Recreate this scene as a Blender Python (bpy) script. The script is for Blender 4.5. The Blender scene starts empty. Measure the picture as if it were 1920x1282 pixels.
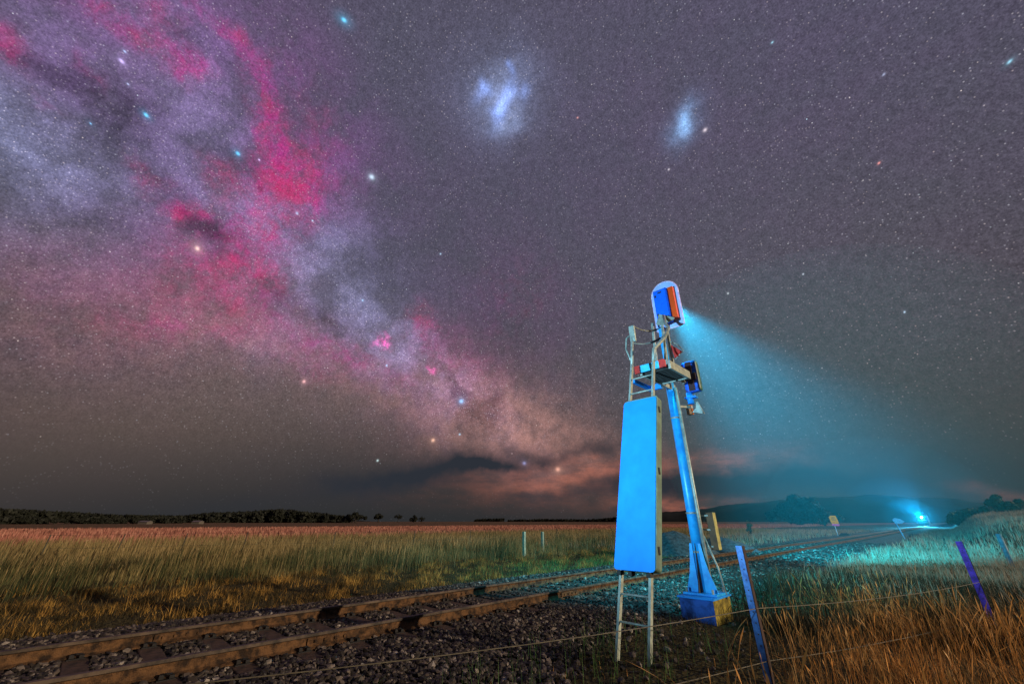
import bpy, bmesh, math, random
import numpy as np
from mathutils import Vector, Matrix
rad = math.radians
random.seed(7); RNG = np.random.default_rng(11)
SC = bpy.context.scene
COL = SC.collection

# ------------------------------------------------------------------ camera
# world axes: +y runs along the railway, +x to its right; camera near the line, facing obliquely over it
CAM_Z = 1.6; YAW = 45.1; PITCH = 24.3; FPX = 747.0
cam_data = bpy.data.cameras.new('camera'); cam = bpy.data.objects.new('camera', cam_data); COL.objects.link(cam)
cam.location = (0, 0, CAM_Z); cam.rotation_euler = (rad(90 + PITCH), 0, rad(YAW))
cam_data.sensor_width = 36; cam_data.lens = 36 * FPX / 1920
cam_data.clip_start = 0.05; cam_data.clip_end = 12000
SC.camera = cam
SC.view_settings.view_transform = 'Standard'; SC.view_settings.look = 'None'
SC.view_settings.exposure = 0; SC.view_settings.gamma = 1
SC.cycles.max_bounces = 5; SC.cycles.diffuse_bounces = 2; SC.cycles.volume_bounces = 0
SC.cycles.transparent_max_bounces = 8
SC.cycles.sample_clamp_indirect = 4

def pdir(px, py):
    """direction of the sky or land seen at a place of the photograph (1920 wide)"""
    v = cam.rotation_euler.to_matrix() @ Vector(((px - 960) / FPX, -(py - 641) / FPX, -1))
    return v.normalized()
def pland(px, py, z=0.0):
    v = pdir(px, py); s = (z - CAM_Z) / v.z
    return v.x * s, v.y * s
def plane_at(px, py, y):
    v = pdir(px, py); s = y / v.y
    return v.x * s, v.z * s + CAM_Z

def lin(c):
    c = c / 255.0
    return c / 12.92 if c <= 0.04045 else ((c + 0.055) / 1.055) ** 2.4
def LC(r, g, b): return (lin(r), lin(g), lin(b))

# ------------------------------------------------------------------ night sky (world)
WD = bpy.data.worlds.new('World'); SC.world = WD; WD.use_nodes = True
NT = WD.node_tree; NT.nodes.clear()
LK = NT.links
def nd(t, **kw):
    n = NT.nodes.new(t)
    for k, v in kw.items(): setattr(n, k, v)
    return n
def put(sock, v):
    if isinstance(v, bpy.types.NodeSocket): LK.new(v, sock)
    elif isinstance(v, (tuple, list, Vector)):
        sock.default_value = tuple(v) if len(sock.default_value) == len(v) else tuple(v) + (1,)
    else: sock.default_value = v
def M(op, a, b=0.0, c=0.0, clamp=False):
    n = nd('ShaderNodeMath', operation=op, use_clamp=clamp)
    put(n.inputs[0], a); put(n.inputs[1], b)
    if op in ('MULTIPLY_ADD', 'SMOOTH_MIN', 'SMOOTH_MAX'): put(n.inputs[2], c)
    return n.outputs[0]
def V(op, a, b=(0, 0, 0), c=(0, 0, 0)):
    n = nd('ShaderNodeVectorMath', operation=op)
    put(n.inputs[0], a)
    if op == 'SCALE': put(n.inputs['Scale'], b)
    else:
        put(n.inputs[1], b)
        if op == 'MULTIPLY_ADD': put(n.inputs[2], c)
    return n.outputs['Value'] if op in ('DOT_PRODUCT', 'LENGTH', 'DISTANCE') else n.outputs['Vector']
def ramp(fac, stops):
    n = nd('ShaderNodeValToRGB'); e = n.color_ramp.elements
    e[0].position, e[0].color = stops[0][0], tuple(stops[0][1]) + (1,)
    e[1].position, e[1].color = stops[-1][0], tuple(stops[-1][1]) + (1,)
    for p, c in stops[1:-1]:
        q = e.new(p); q.color = tuple(c) + (1,)
    put(n.inputs[0], fac); return n.outputs[0]
def noise(vec, scale, detail=4, rough=.55, dist=0.0, col=False):
    n = nd('ShaderNodeTexNoise'); put(n.inputs['Vector'], vec)
    n.inputs['Scale'].default_value = scale; n.inputs['Detail'].default_value = detail
    n.inputs['Roughness'].default_value = rough; n.inputs['Distortion'].default_value = dist
    return n.outputs['Color' if col else 'Fac']
def remap(v, a, b, c=0.0, d=1.0):
    n = nd('ShaderNodeMapRange'); put(n.inputs[0], v)
    for i, q in enumerate((a, b, c, d)): n.inputs[1 + i].default_value = q
    n.interpolation_type = 'SMOOTHSTEP'; return n.outputs[0]
def mix(fac, a, b):
    n = nd('ShaderNodeMix', data_type='RGBA'); put(n.inputs[0], fac); put(n.inputs[6], a); put(n.inputs[7], b)
    return n.outputs[2]
tc = nd('ShaderNodeTexCoord'); D = tc.outputs['Generated']
w1 = V('SUBTRACT', noise(D, 7, 5, .6, col=True), (.5, .5, .5))
w2 = V('SUBTRACT', noise(D, 26, 4, .6, col=True), (.5, .5, .5))
Dw = V('ADD', V('MULTIPLY_ADD', w1, (.07, .07, .07), D), V('MULTIPLY', w2, (.055, .055, .055)))      # strongly folded, for nebulae
Ds = V('MULTIPLY_ADD', w1, (.06, .06, .06), V('MULTIPLY_ADD', w2, (.02, .02, .02), D))            # lightly folded
def gauss(vec, x, y, sx, sy, rot=0):
    c = pdir(x, y); a = rad(rot)
    e1 = pdir(x + math.cos(a), y + math.sin(a)) - c; e2 = pdir(x - math.sin(a), y + math.cos(a)) - c
    l1, l2 = e1.length, e2.length
    e1 = (e1 - c * e1.dot(c)).normalized() / (l1 * sx); e2 = (e2 - c * e2.dot(c)).normalized() / (l2 * sy)
    u = V('DOT_PRODUCT', vec, e1); v = V('DOT_PRODUCT', vec, e2)
    q = M('MULTIPLY_ADD', u, u, M('MULTIPLY', v, v))
    return M('POWER', .6065, q)
def layer(vec, blobs):
    acc = None
    for b in blobs:
        g = gauss(vec, *b[:4], b[4] if len(b) > 5 else 0); amp = b[-1]
        acc = M('MULTIPLY', g, amp) if acc is None else M('MULTIPLY_ADD', g, amp, acc)
    return acc
sep = nd('ShaderNodeSeparateXYZ'); LK.new(D, sep.inputs[0])
base = ramp(sep.outputs[2], [(0, LC(44, 46, 48)), (.06, LC(53, 52, 53)), (.16, LC(65, 61, 63)), (.3, LC(72, 70, 78)), (.5, LC(78, 77, 90)), (.75, LC(82, 80, 98)), (1, LC(84, 82, 100))])
# milky light: (x, y, sx, sy, rotation, amount)
milk = layer(Ds, [(60, 240, 150, 70, 30, .95), (170, 330, 130, 60, 25, .75), (20, 360, 90, 120, 0, .3), (400, 230, 90, 60, 10, .8), (330, 60, 130, 60, 20, .45), (90, 60, 80, 50, 0, .4),
    (430, 390, 60, 40, 20, .9), (600, 450, 70, 60, 30, .85), (570, 530, 60, 40, 30, .55), (690, 600, 70, 40, 35, 1.0), (745, 650, 40, 32, 30, 1.05), (820, 700, 50, 26, 30, .8),
    (640, 560, 130, 90, 35, .35), (500, 640, 100, 30, 15, .25), (250, 480, 160, 60, 10, .22), (330, 300, 60, 50, 0, .35), (900, 790, 80, 40, 35, .35)])
pink = layer(Dw, [(455, 83, 36, 12, 40, .9), (415, 60, 26, 10, 25, .5), (480, 130, 13, 34, -12, 1.0), (495, 180, 14, 32, -14, 1.0), (520, 235, 16, 30, -16, 1.4), (540, 290, 19, 38, -5, 1.9), (535, 350, 26, 34, 0, 2.0),
    (505, 330, 26, 20, 0, 1.4), (495, 365, 20, 14, 0, 1.1), (425, 330, 30, 18, 10, 1.0), (590, 360, 18, 34, 5, 1.2), (600, 300, 40, 58, 0, .38), (575, 190, 34, 60, 0, .2),
    (330, 118, 20, 26, 0, 1.3), (368, 130, 20, 18, 0, 1.1), (310, 30, 22, 18, 0, 1.1), (250, 66, 18, 16, 0, .9), (188, 14, 14, 22, 0, 1.2), (372, 28, 10, 16, 0, .8), (160, 118, 12, 18, 0, .8), (230, 40, 60, 30, 0, .4),
    (15, 75, 30, 26, 10, 1.0), (70, 182, 26, 8, 35, .5), (285, 350, 24, 22, 0, .9), (335, 408, 16, 8, 15, 1.6), (378, 412, 22, 9, 10, 1.0), (460, 395, 40, 26, 25, .8), (485, 432, 30, 22, 0, .9),
    (430, 470, 70, 34, 15, .85), (470, 530, 60, 44, 10, .75), (400, 520, 70, 60, 0, .3), (320, 612, 80, 11, 8, .55), (300, 590, 120, 40, 0, .18), (560, 620, 50, 20, 35, .5), (640, 655, 40, 14, 35, .6), (590, 680, 90, 26, 25, .3),
    (785, 600, 22, 26, 0, .5), (800, 650, 30, 30, 0, .45), (860, 690, 36, 26, 30, .4), (720, 690, 50, 14, 30, .35), (560, 380, 60, 60, 0, .15), (250, 300, 20, 10, 20, .5), (960, 560, 60, 70, 0, .16), (200, 500, 130, 40, 0, .1)])
hot = M('MULTIPLY', layer(V('MULTIPLY_ADD', w2, (.05, .05, .05), D), [(716, 644, 10, 6, 20, 1.6), (725, 636, 6, 6, 0, 1.1), (812, 692, 6, 4, 0, .9)]), remap(noise(D, 60, 4, .7), .4, .6, .3, 1.6))
brown = layer(Ds, [(900, 760, 90, 46, 38, .9), (990, 800, 110, 44, 20, .9), (960, 850, 140, 36, 10, .45), (720, 730, 130, 40, 25, .5), (420, 600, 170, 60, 15, .4), (300, 650, 260, 70, 5, .28), (1050, 760, 90, 70, 0, .25), (60, 560, 120, 90, 0, .22), (1050, 830, 160, 40, 5, .3)])
glow = layer(Ds, [(1060, 884, 110, 20, -4, 1.0), (1010, 905, 90, 14, 0, .6), (1110, 880, 40, 14, 0, .7), (1170, 882, 40, 14, 0, .5), (1330, 868, 76, 15, -12, 1.1), (1060, 940, 200, 16, 0, .25), (1260, 940, 60, 8, 0, 1.0), (1225, 950, 60, 10, 0, .6), (1350, 930, 50, 7, -8, .5), (1890, 935, 70, 10, 0, .6), (1450, 840, 90, 30, 0, .14)])
cloud = layer(Ds, [(800, 890, 95, 17, -6, 1.0), (700, 905, 90, 20, -2, .5), (905, 868, 60, 12, 5, .7), (960, 878, 30, 8, 0, .5), (1110, 842, 60, 9, -14, .7), (1020, 862, 50, 9, 10, .6), (1150, 905, 60, 14, -15, .7), (1140, 860, 30, 14, 30, .5),
    (1290, 908, 80, 15, -6, 1.2), (1430, 896, 110, 14, -8, .9), (1620, 902, 150, 15, -3, .8), (1040, 925, 90, 7, -3, .4), (950, 900, 80, 7, -5, .4), (1300, 850, 40, 10, -20, .35), (500, 935, 300, 18, 0, .3), (1750, 870, 200, 20, -5, .3)])
dust = layer(Dw, [(540, 560, 60, 12, 40, .3), (610, 590, 50, 14, 45, .35), (300, 230, 14, 60, -30, .5), (60, 110, 60, 14, 25, .3), (690, 650, 10, 20, 20, .5), (850, 720, 40, 7, 45, .8), (905, 765, 22, 32, 25, 1.3), (915, 800, 14, 14, 0, .9), (560, 470, 20, 12, 0, .4), (200, 420, 90, 14, 15, .5), (430, 290, 30, 16, 10, .5), (120, 350, 50, 10, 25, .5),(250, 250, 60, 30, 45, 1.0), (180, 165, 70, 22, 25, .9), (110, 130, 60, 20, 20, .6), (290, 320, 30, 30, 40, .6), (385, 432, 46, 11, 8, 1.15), (330, 370, 22, 20, 0, .8), (350, 340, 30, 12, 10, .6), (880, 770, 14, 30, -20, .9), (905, 790, 16, 20, 30, .7), (620, 590, 30, 18, 40, .5), (490, 350, 10, 8, 0, .6), (845, 655, 12, 8, 40, .6), (700, 480, 200, 60, 30, .12), (380, 90, 50, 20, 30, .5)])
teal = layer(Ds, [(1350, 740, 160, 150, 30, .5), (1600, 820, 220, 80, 20, .22)])
n1 = remap(noise(D, 9, 8, .66), .36, .64, .35, 1.5)
n2 = remap(noise(D, 19, 8, .64, .5), .30, .70, .35, 1.45)
n3 = remap(noise(V('ADD', D, (3, 1, 7)), 11, 7, .65, .3), .36, .66, .2, 1.5)
def addc(acc, fac, c): return V('MULTIPLY_ADD', V('SCALE', (c[0], c[1], c[2]), fac), (1, 1, 1), acc)
sky = base
sky = addc(sky, M('MULTIPLY', milk, n1), (.060, .076, .135))
tan = layer(D, [(250, 780, 480, 85, 3, .85), (600, 760, 260, 60, 5, .4), (1500, 620, 340, 190, 0, .35)])
sky = addc(sky, tan, (.044, .027, .017))
sky = addc(sky, M('MULTIPLY', brown, remap(noise(D, 24, 6, .65), .32, .68, .6, 1.4)), (.130, .058, .046))
wash = layer(Ds, [(480, 230, 130, 170, -10, .65), (330, 70, 190, 80, 10, .60), (90, 100, 130, 90, 20, .55), (230, 300, 130, 90, 30, .35), (420, 400, 130, 80, 15, .5), (600, 330, 90, 90, 0, .4), (560, 180, 70, 120, 0, .3),
    (640, 640, 150, 60, 33, .45), (830, 710, 110, 50, 35, .45), (950, 600, 110, 90, 20, .22), (150, 540, 220, 120, 0, .22), (1250, 250, 500, 240, 0, .12)])
sky = addc(sky, M('MULTIPLY', wash, n1), (.060, .002, .066))
warm = layer(Dw, [(470, 490, 100, 50, 15, .8), (400, 580, 150, 60, 10, .6), (340, 620, 110, 16, 6, .6), (560, 640, 90, 34, 35, .5), (760, 660, 60, 34, 30, .5), (860, 700, 70, 50, 30, .6), (300, 520, 160, 60, 0, .35), (100, 520, 120, 60, 0, .2)])
sky = addc(sky, M('MULTIPLY', warm, n1), (.060, .003, .008))
n5 = remap(noise(V('ADD', Dw, (5, 2, 1)), 42, 6, .62, .6), .32, .68, .45, 1.5)
pv_ = M('MULTIPLY', M('POWER', M('MULTIPLY', M('MULTIPLY', pink, n2), n5), 1.35), .40)
pkf = M('MULTIPLY', M('DIVIDE', pv_, M('ADD', pv_, 1.0)), 1.05)
hue = remap(noise(V('ADD', D, (9, 4, 2)), 14, 4, .6), .35, .65)
sky = mix(pkf, sky, mix(hue, LC(188, 44, 142), LC(212, 46, 114)))
sky = V('SCALE', sky, M('SUBTRACT', 1.0, M('MINIMUM', M('MULTIPLY', M('MULTIPLY', dust, n3), .40), .48)))
sky = addc(sky, hot, (.45, .02, .20))
sky = addc(sky, teal, (-.02, .02, .035))
# the two Magellanic clouds
lmc = M('MULTIPLY', layer(Ds, [(945, 180, 44, 54, -10, .28), (940, 185, 26, 40, 15, .33), (930, 160, 90, 70, 0, .07), (942, 240, 22, 12, 0, .35)]), n1)
lmcb = M('MULTIPLY', layer(V('MULTIPLY_ADD', w2, (.012, .012, .012), D), [(944, 196, 26, 7, -62, 1.0), (934, 210, 9, 7, 0, .9), (912, 168, 9, 7, 30, .75), (905, 158, 5, 8, 0, .5), (960, 132, 9, 4, 60, .6), (984, 172, 7, 12, 10, .4), (952, 122, 3, 6, 0, .5), (962, 170, 14, 10, 0, .45), (900, 178, 12, 8, -40, .3)]), n1)
smc = M('MULTIPLY', layer(Ds, [(1281, 232, 13, 22, -5, .55), (1282, 234, 7, 14, -10, .7), (1284, 228, 24, 34, 0, .14)]), n1)
sky = addc(sky, lmc, (.17, .24, .42)); sky = addc(sky, lmcb, (.12, .21, .55)); sky = addc(sky, smc, (.14, .30, .55))
sky = addc(sky, M('MULTIPLY', glow, remap(noise(V('MULTIPLY', D, (1, 1, 3.2)), 13, 6, .6), .32, .68, .25, 1.45)), (.140, .036, .017))
# fine unresolved star grain
grain = remap(noise(D, 330, 2, .7), .3, .72, .72, 1.34); grain.node.interpolation_type = 'LINEAR'
grain2 = remap(noise(D, 95, 4, .7), .3, .7, .86, 1.15)
hgt = remap(sep.outputs[2], .02, .3)
grain = M('MULTIPLY_ADD', M('SUBTRACT', M('MULTIPLY', grain, grain2), 1.0), hgt, 1.0)
sky = V('SCALE', sky, grain)
def stars(scale, r, power, gain, tint):
    n = nd('ShaderNodeTexVoronoi'); n.inputs['Scale'].default_value = scale; n.inputs['Randomness'].default_value = 1
    LK.new(D, n.inputs['Vector'])
    f = remap(n.outputs['Distance'], r, r * .25)
    s = nd('ShaderNodeSeparateColor'); LK.new(n.outputs['Color'], s.inputs[0])
    b = M('MULTIPLY', M('POWER', s.outputs[0], power), gain)
    f = M('MULTIPLY', f, b)
    c = mix(s.outputs[1], tint[0], tint[1])
    return V('SCALE', c, f)
vis = remap(sep.outputs[2], .015, .35, .12, 1.0)
st = V('SCALE', stars(300, .38, 2.5, .36, ((.75, .8, 1), (1, .75, .8))), M('MULTIPLY', M('ADD', milk, M('MULTIPLY', brown, .8)), n1))
st = V('ADD', V('ADD', st, stars(210, .34, 4.0, .30, ((.8, .85, 1), (1, .8, .75)))), stars(88, .12, 8, .75, ((.7, .9, 1), (1, .8, .7))))
st = V('ADD', st, stars(34, .045, 9, 1.3, ((.5, .85, 1), (1, .75, .65))))
st = V('SCALE', st, M('MULTIPLY', vis, M('SUBTRACT', 1.0, M('MULTIPLY', cloud, .8), clamp=True)))
bright = [(645, 38, 3.2, (.1, .75, 1.2), 11, .16), (274, 216, 2.8, (.1, .75, 1.2), 8, .13), (446, 288, 2.6, (.1, .7, 1.2), 8, .13), (370, 466, 3, (.9, .62, .5), 10, .2), (865, 752, 2.8, (.2, .6, 1.1), 7, .18),
    (983, 868, 2.4, (.5, .6, 1.2), 6, .12), (1046, 879, 3.2, (1.0, .5, .35), 8, .22), (812, 825, 2.4, (.8, .45, .3), 6, .12), (570, 715, 2.4, (.8, .4, .4), 6, .12), (697, 332, 3.4, (.55, .75, .9), 8, .14),
    (1893, 116, 2.6, (.3, .7, .9), 7, .1), (1448, 80, 2.2, (.3, .65, .8), 5, .08), (1648, 306, 2.6, (.9, .3, .25), 5, .08), (1696, 585, 2.2, (.5, .7, .9), 5, .06), (228, 115, 3, (.7, .55, 1.1), 10, .12),
    (234, 97, 2.5, (.4, .6, .9), 8, .08), (240, 158, 2, (.5, .6, .9), 8, .08), (170, 232, 2, (.2, .6, 1), 9, .06), (1322, 244, 4, (.7, .6, .65), 8, .05), (1083, 221, 2, (.7, .3, .25), 4, .04),
    (708, 863, 2.2, (.6, .8, .8), 4, .06), (862, 814, 2, (.3, .6, .8), 4, .05), (486, 300, 2, (.8, .6, 1.1), 6, .05), (1365, 550, 2, (.6, .7, .75), 4, .04), (1254, 318, 2.2, (.6, .55, .6), 5, .04), (586, 414, 2, (.4, .7, .9), 5, .05), (557, 400, 3, (.25, .5, .7), 7, .04), (826, 476, 1.8, (.4, .6, .8), 4, .04), (680, 563, 2, (.3, .6, .9), 6, .06), (1657, 140, 3, (.3, .35, .5), 7, .03), (1506, 514, 2, (.5, .6, .7), 4, .03), (725, 685, 2, (.3, .65, .95), 5, .08), (960, 850, 1.4, (.7, .5, .5), 3, .02)]
bs_ = (0, 0, 0)
for x, y, s, c, hs, ha in bright:
    big = ha > .09; s *= .85 if big else .55; hs *= .9 if big else .6
    g = gauss(D, x, y, s, s); bs_ = addc(bs_, g, c)
    g = gauss(D, x, y, hs, hs); bs_ = addc(bs_, g, tuple(q * ha for q in c))
st = V('ADD', st, bs_)
sky = V('ADD', sky, st)
ck = M('MULTIPLY', M('MULTIPLY', cloud, remap(noise(D, 7, 4, .5), .3, .7, .7, 1.25)), .85, clamp=True)
sky = mix(ck, sky, LC(44, 48, 56))
bg = nd('ShaderNodeBackground'); LK.new(sky, bg.inputs['Color']); bg.inputs['Strength'].default_value = 1.0
wo = nd('ShaderNodeOutputWorld'); LK.new(bg.outputs[0], wo.inputs[0])
WD.cycles.sampling_method = 'MANUAL'; WD.cycles.sample_map_resolution = 256

# ------------------------------------------------------------------ lights
def aim(o, target):
    o.rotation_euler = (Vector(target) - o.location).to_track_quat('-Z', 'Y').to_euler()
def lamp(name, kind, loc, target, energy, color, **kw):
    l = bpy.data.lights.new(name, kind); o = bpy.data.objects.new(name, l); COL.objects.link(o)
    o.location = loc; l.energy = energy; l.color = color
    for k, v in kw.items(): setattr(l, k, v)
    if target is not None: aim(o, target)
    return o
SUN_FROM = Vector((.92, .40, math.tan(rad(13.5))))
sun = lamp('moonlight', 'SUN', (20, 5, 20), None, 3.2, (1.0, .80, .57), angle=rad(.5))
sun.rotation_euler = SUN_FROM.to_track_quat('Z', 'Y').to_euler()
lamp('torch', 'SPOT', (-4.6, -4.5, 1.9), (-3.4, 7.2, 4.1), 10500, (.35, .72, 1.0), spot_size=rad(44), spot_blend=1.0, shadow_soft_size=.04)

# ------------------------------------------------------------------ mesh and tag helpers
def tag(o, label=None, cat=None, group=None, kind=None):
    if label: o['label'] = label
    if cat: o['category'] = cat
    if group: o['group'] = group
    if kind: o['kind'] = kind
    return o
def empty(name, loc, label, cat, group=None, rz=0):
    o = bpy.data.objects.new(name, None); COL.objects.link(o); o.location = loc; o.rotation_euler = (0, 0, rz)
    o.empty_display_size = .2
    return tag(o, label, cat, group)
def link(name, me, mats, parent=None):
    o = bpy.data.objects.new(name, me); COL.objects.link(o)
    for m in (mats if isinstance(mats, (list, tuple)) else [mats]): me.materials.append(m)
    if parent is not None: o.parent = parent
    return o
class MB:
    def __init__(s): s.bm = bmesh.new()
    def box(s, x0, x1, y0, y1, z0, z1, bev=0, mi=0):
        r = bmesh.ops.create_cube(s.bm, size=1); vs = r['verts']
        for v in vs: v.co = Vector(((x0 + x1) / 2 + v.co.x * (x1 - x0), (y0 + y1) / 2 + v.co.y * (y1 - y0), (z0 + z1) / 2 + v.co.z * (z1 - z0)))
        if bev:
            es = list({e for v in vs for e in v.link_edges})
            bmesh.ops.bevel(s.bm, geom=es, offset=bev, segments=2, affect='EDGES', profile=.5)
        return s
    def tube(s, pts, r, n=8, caps=True):
        pts = [Vector(p) for p in pts]; rs = r if isinstance(r, (list, tuple)) else [r] * len(pts)
        rings = []; up0 = None
        for i, p in enumerate(pts):
            dr = (pts[min(i + 1, len(pts) - 1)] - pts[max(i - 1, 0)]).normalized()
            a = dr.orthogonal().normalized() if up0 is None else (up0 - dr * up0.dot(dr)).normalized()
            up0 = a; b = dr.cross(a)
            rings.append([s.bm.verts.new(p + (a * math.cos(q) + b * math.sin(q)) * rs[i]) for q in [2 * math.pi * k / n for k in range(n)]])
        for A, B in zip(rings, rings[1:]):
            for k in range(n):
                f = s.bm.faces.new((A[k], A[(k + 1) % n], B[(k + 1) % n], B[k])); f.smooth = n > 6
        if caps:
            s.bm.faces.new(rings[0][::-1]); s.bm.faces.new(rings[-1])
        return s
    def bar(s, a, b, w, h, up=(0, 0, 1)):
        a, b = Vector(a), Vector(b); dr = (b - a).normalized(); u = Vector(up); u = (u - dr * u.dot(dr)).normalized(); sd = dr.cross(u)
        vs = [s.bm.verts.new(p + sd * sx * w / 2 + u * sz * h / 2) for p in (a, b) for sx, sz in ((-1, -1), (1, -1), (1, 1), (-1, 1))]
        for f in ((3, 2, 1, 0), (4, 5, 6, 7), (0, 1, 5, 4), (1, 2, 6, 5), (2, 3, 7, 6), (3, 0, 4, 7)): s.bm.faces.new([vs[i] for i in f])
        return s
    def prism(s, poly, axis, a, b):
        """poly: 2-D outline; axis 'x' / 'y' / 'z' = direction of thickness from a to b"""
        def P(u, v, w): return {'x': (w, u, v), 'y': (u, w, v), 'z': (u, v, w)}[axis]
        A = [s.bm.verts.new(P(u, v, a)) for u, v in poly]; B = [s.bm.verts.new(P(u, v, b)) for u, v in poly]
        s.bm.faces.new(A[::-1]); s.bm.faces.new(B)
        n = len(A)
        for i in range(n): s.bm.faces.new((A[i], A[(i + 1) % n], B[(i + 1) % n], B[i]))
        return s
    def build(s, name, mats, parent=None, M4=None):
        bmesh.ops.recalc_face_normals(s.bm, faces=s.bm.faces)
        me = bpy.data.meshes.new(name)
        if M4 is not None: s.bm.transform(M4)
        s.bm.to_mesh(me); s.bm.free()
        return link(name, me, mats, parent)
def npmesh(name, verts, faces, mats, parent=None, col=None, smooth=False, mi=None):
    """faces: (n,k) int array, all with k corners"""
    me = bpy.data.meshes.new(name); n, k = faces.shape
    me.vertices.add(len(verts)); me.vertices.foreach_set('co', np.ascontiguousarray(verts, np.float32).ravel())
    me.loops.add(n * k); me.loops.foreach_set('vertex_index', np.ascontiguousarray(faces, np.int32).ravel())
    me.polygons.add(n); me.polygons.foreach_set('loop_start', np.arange(0, n * k, k, dtype=np.int32))
    if smooth: me.polygons.foreach_set('use_smooth', np.ones(n, bool))
    else: me.polygons.foreach_set('use_smooth', np.zeros(n, bool))
    me.update(calc_edges=True)
    if col is not None:
        a = me.attributes.new('rnd', 'FLOAT', 'POINT'); a.data.foreach_set('value', np.ascontiguousarray(col, np.float32))
    o = link(name, me, mats, parent)
    return o

# ------------------------------------------------------------------ materials
def mat(name, color, rough=.6, metal=0.0, var=.25, scale=8, bump=0.0, bscale=40, color2=None, lo=.4, hi=.6, coord='Object', spec=.4, detail=6):
    m = bpy.data.materials.new(name); m.use_nodes = True; t = m.node_tree; b = t.nodes['Principled BSDF']
    tcn = t.nodes.new('ShaderNodeTexCoord'); nz = t.nodes.new('ShaderNodeTexNoise'); nz.inputs['Scale'].default_value = scale
    nz.inputs['Detail'].default_value = detail; nz.inputs['Roughness'].default_value = .65
    t.links.new(tcn.outputs[coord], nz.inputs['Vector'])
    r = t.nodes.new('ShaderNodeValToRGB'); r.color_ramp.elements[0].position = lo; r.color_ramp.elements[1].position = hi
    c1 = tuple(q * (1 - var) for q in color); c2 = color2 or tuple(min(1, q * (1 + var)) for q in color)
    r.color_ramp.elements[0].color = c1 + (1,); r.color_ramp.elements[1].color = tuple(c2) + (1,)
    t.links.new(nz.outputs['Fac'], r.inputs[0]); t.links.new(r.outputs[0], b.inputs['Base Color'])
    b.inputs['Roughness'].default_value = rough; b.inputs['Metallic'].default_value = metal
    b.inputs['Specular IOR Level'].default_value = spec
    if bump:
        n2_ = t.nodes.new('ShaderNodeTexNoise'); n2_.inputs['Scale'].default_value = bscale; n2_.inputs['Detail'].default_value = 5
        t.links.new(tcn.outputs[coord], n2_.inputs['Vector'])
        bp = t.nodes.new('ShaderNodeBump'); bp.inputs['Strength'].default_value = bump; bp.inputs['Distance'].default_value = .02
        t.links.new(n2_.outputs['Fac'], bp.inputs['Height']); t.links.new(bp.outputs[0], b.inputs['Normal'])
    return m
def emis(name, c, s):
    m = bpy.data.materials.new(name); m.use_nodes = True; b = m.node_tree.nodes['Principled BSDF']
    b.inputs['Base Color'].default_value = c + (1,); b.inputs['Emission Color'].default_value = c + (1,); b.inputs['Emission Strength'].default_value = s
    return m
def foliage(name, stops, scale=.5, lo=.3, hi=.7, rnd=.5, trans=.25):
    """colour from slow patches in the ground plan plus a value per blade"""
    m = bpy.data.materials.new(name); m.use_nodes = True; t = m.node_tree; b = t.nodes['Principled BSDF']
    tcn = t.nodes.new('ShaderNodeTexCoord'); nz = t.nodes.new('ShaderNodeTexNoise'); nz.inputs['Scale'].default_value = scale; nz.inputs['Detail'].default_value = 4
    mp = t.nodes.new('ShaderNodeMapping'); mp.inputs['Scale'].default_value = (1, 1, .15)
    t.links.new(tcn.outputs['Object'], mp.inputs[0]); t.links.new(mp.outputs[0], nz.inputs['Vector'])
    at = t.nodes.new('ShaderNodeAttribute'); at.attribute_name = 'rnd'
    mr = t.nodes.new('ShaderNodeMapRange'); mr.inputs[1].default_value = lo; mr.inputs[2].default_value = hi; t.links.new(nz.outputs['Fac'], mr.inputs[0])
    ma = t.nodes.new('ShaderNodeMath'); ma.operation = 'MULTIPLY_ADD'; ma.inputs[1].default_value = rnd; t.links.new(at.outputs['Fac'], ma.inputs[0])
    mb = t.nodes.new('ShaderNodeMath'); mb.operation = 'MULTIPLY'; mb.inputs[1].default_value = 1 - rnd; t.links.new(mr.outputs[0], mb.inputs[0]); t.links.new(mb.outputs[0], ma.inputs[2])
    r = t.nodes.new('ShaderNodeValToRGB'); e = r.color_ramp.elements
    e[0].position, e[0].color = stops[0][0], stops[0][1] + (1,); e[1].position, e[1].color = stops[-1][0], stops[-1][1] + (1,)
    for p, c in stops[1:-1]: q = e.new(p); q.color = c + (1,)
    t.links.new(ma.outputs[0], r.inputs[0]); t.links.new(r.outputs[0], b.inputs['Base Color'])
    b.inputs['Roughness'].default_value = .7; b.inputs['Specular IOR Level'].default_value = .25
    if trans:
        tr = t.nodes.new('ShaderNodeBsdfTranslucent'); t.links.new(r.outputs[0], tr.inputs[0])
        mx = t.nodes.new('ShaderNodeMixShader'); mx.inputs[0].default_value = trans
        out = t.nodes['Material Output']; t.links.new(b.outputs[0], mx.inputs[1]); t.links.new(tr.outputs[0], mx.inputs[2]); t.links.new(mx.outputs[0], out.inputs[0])
    return m

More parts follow.
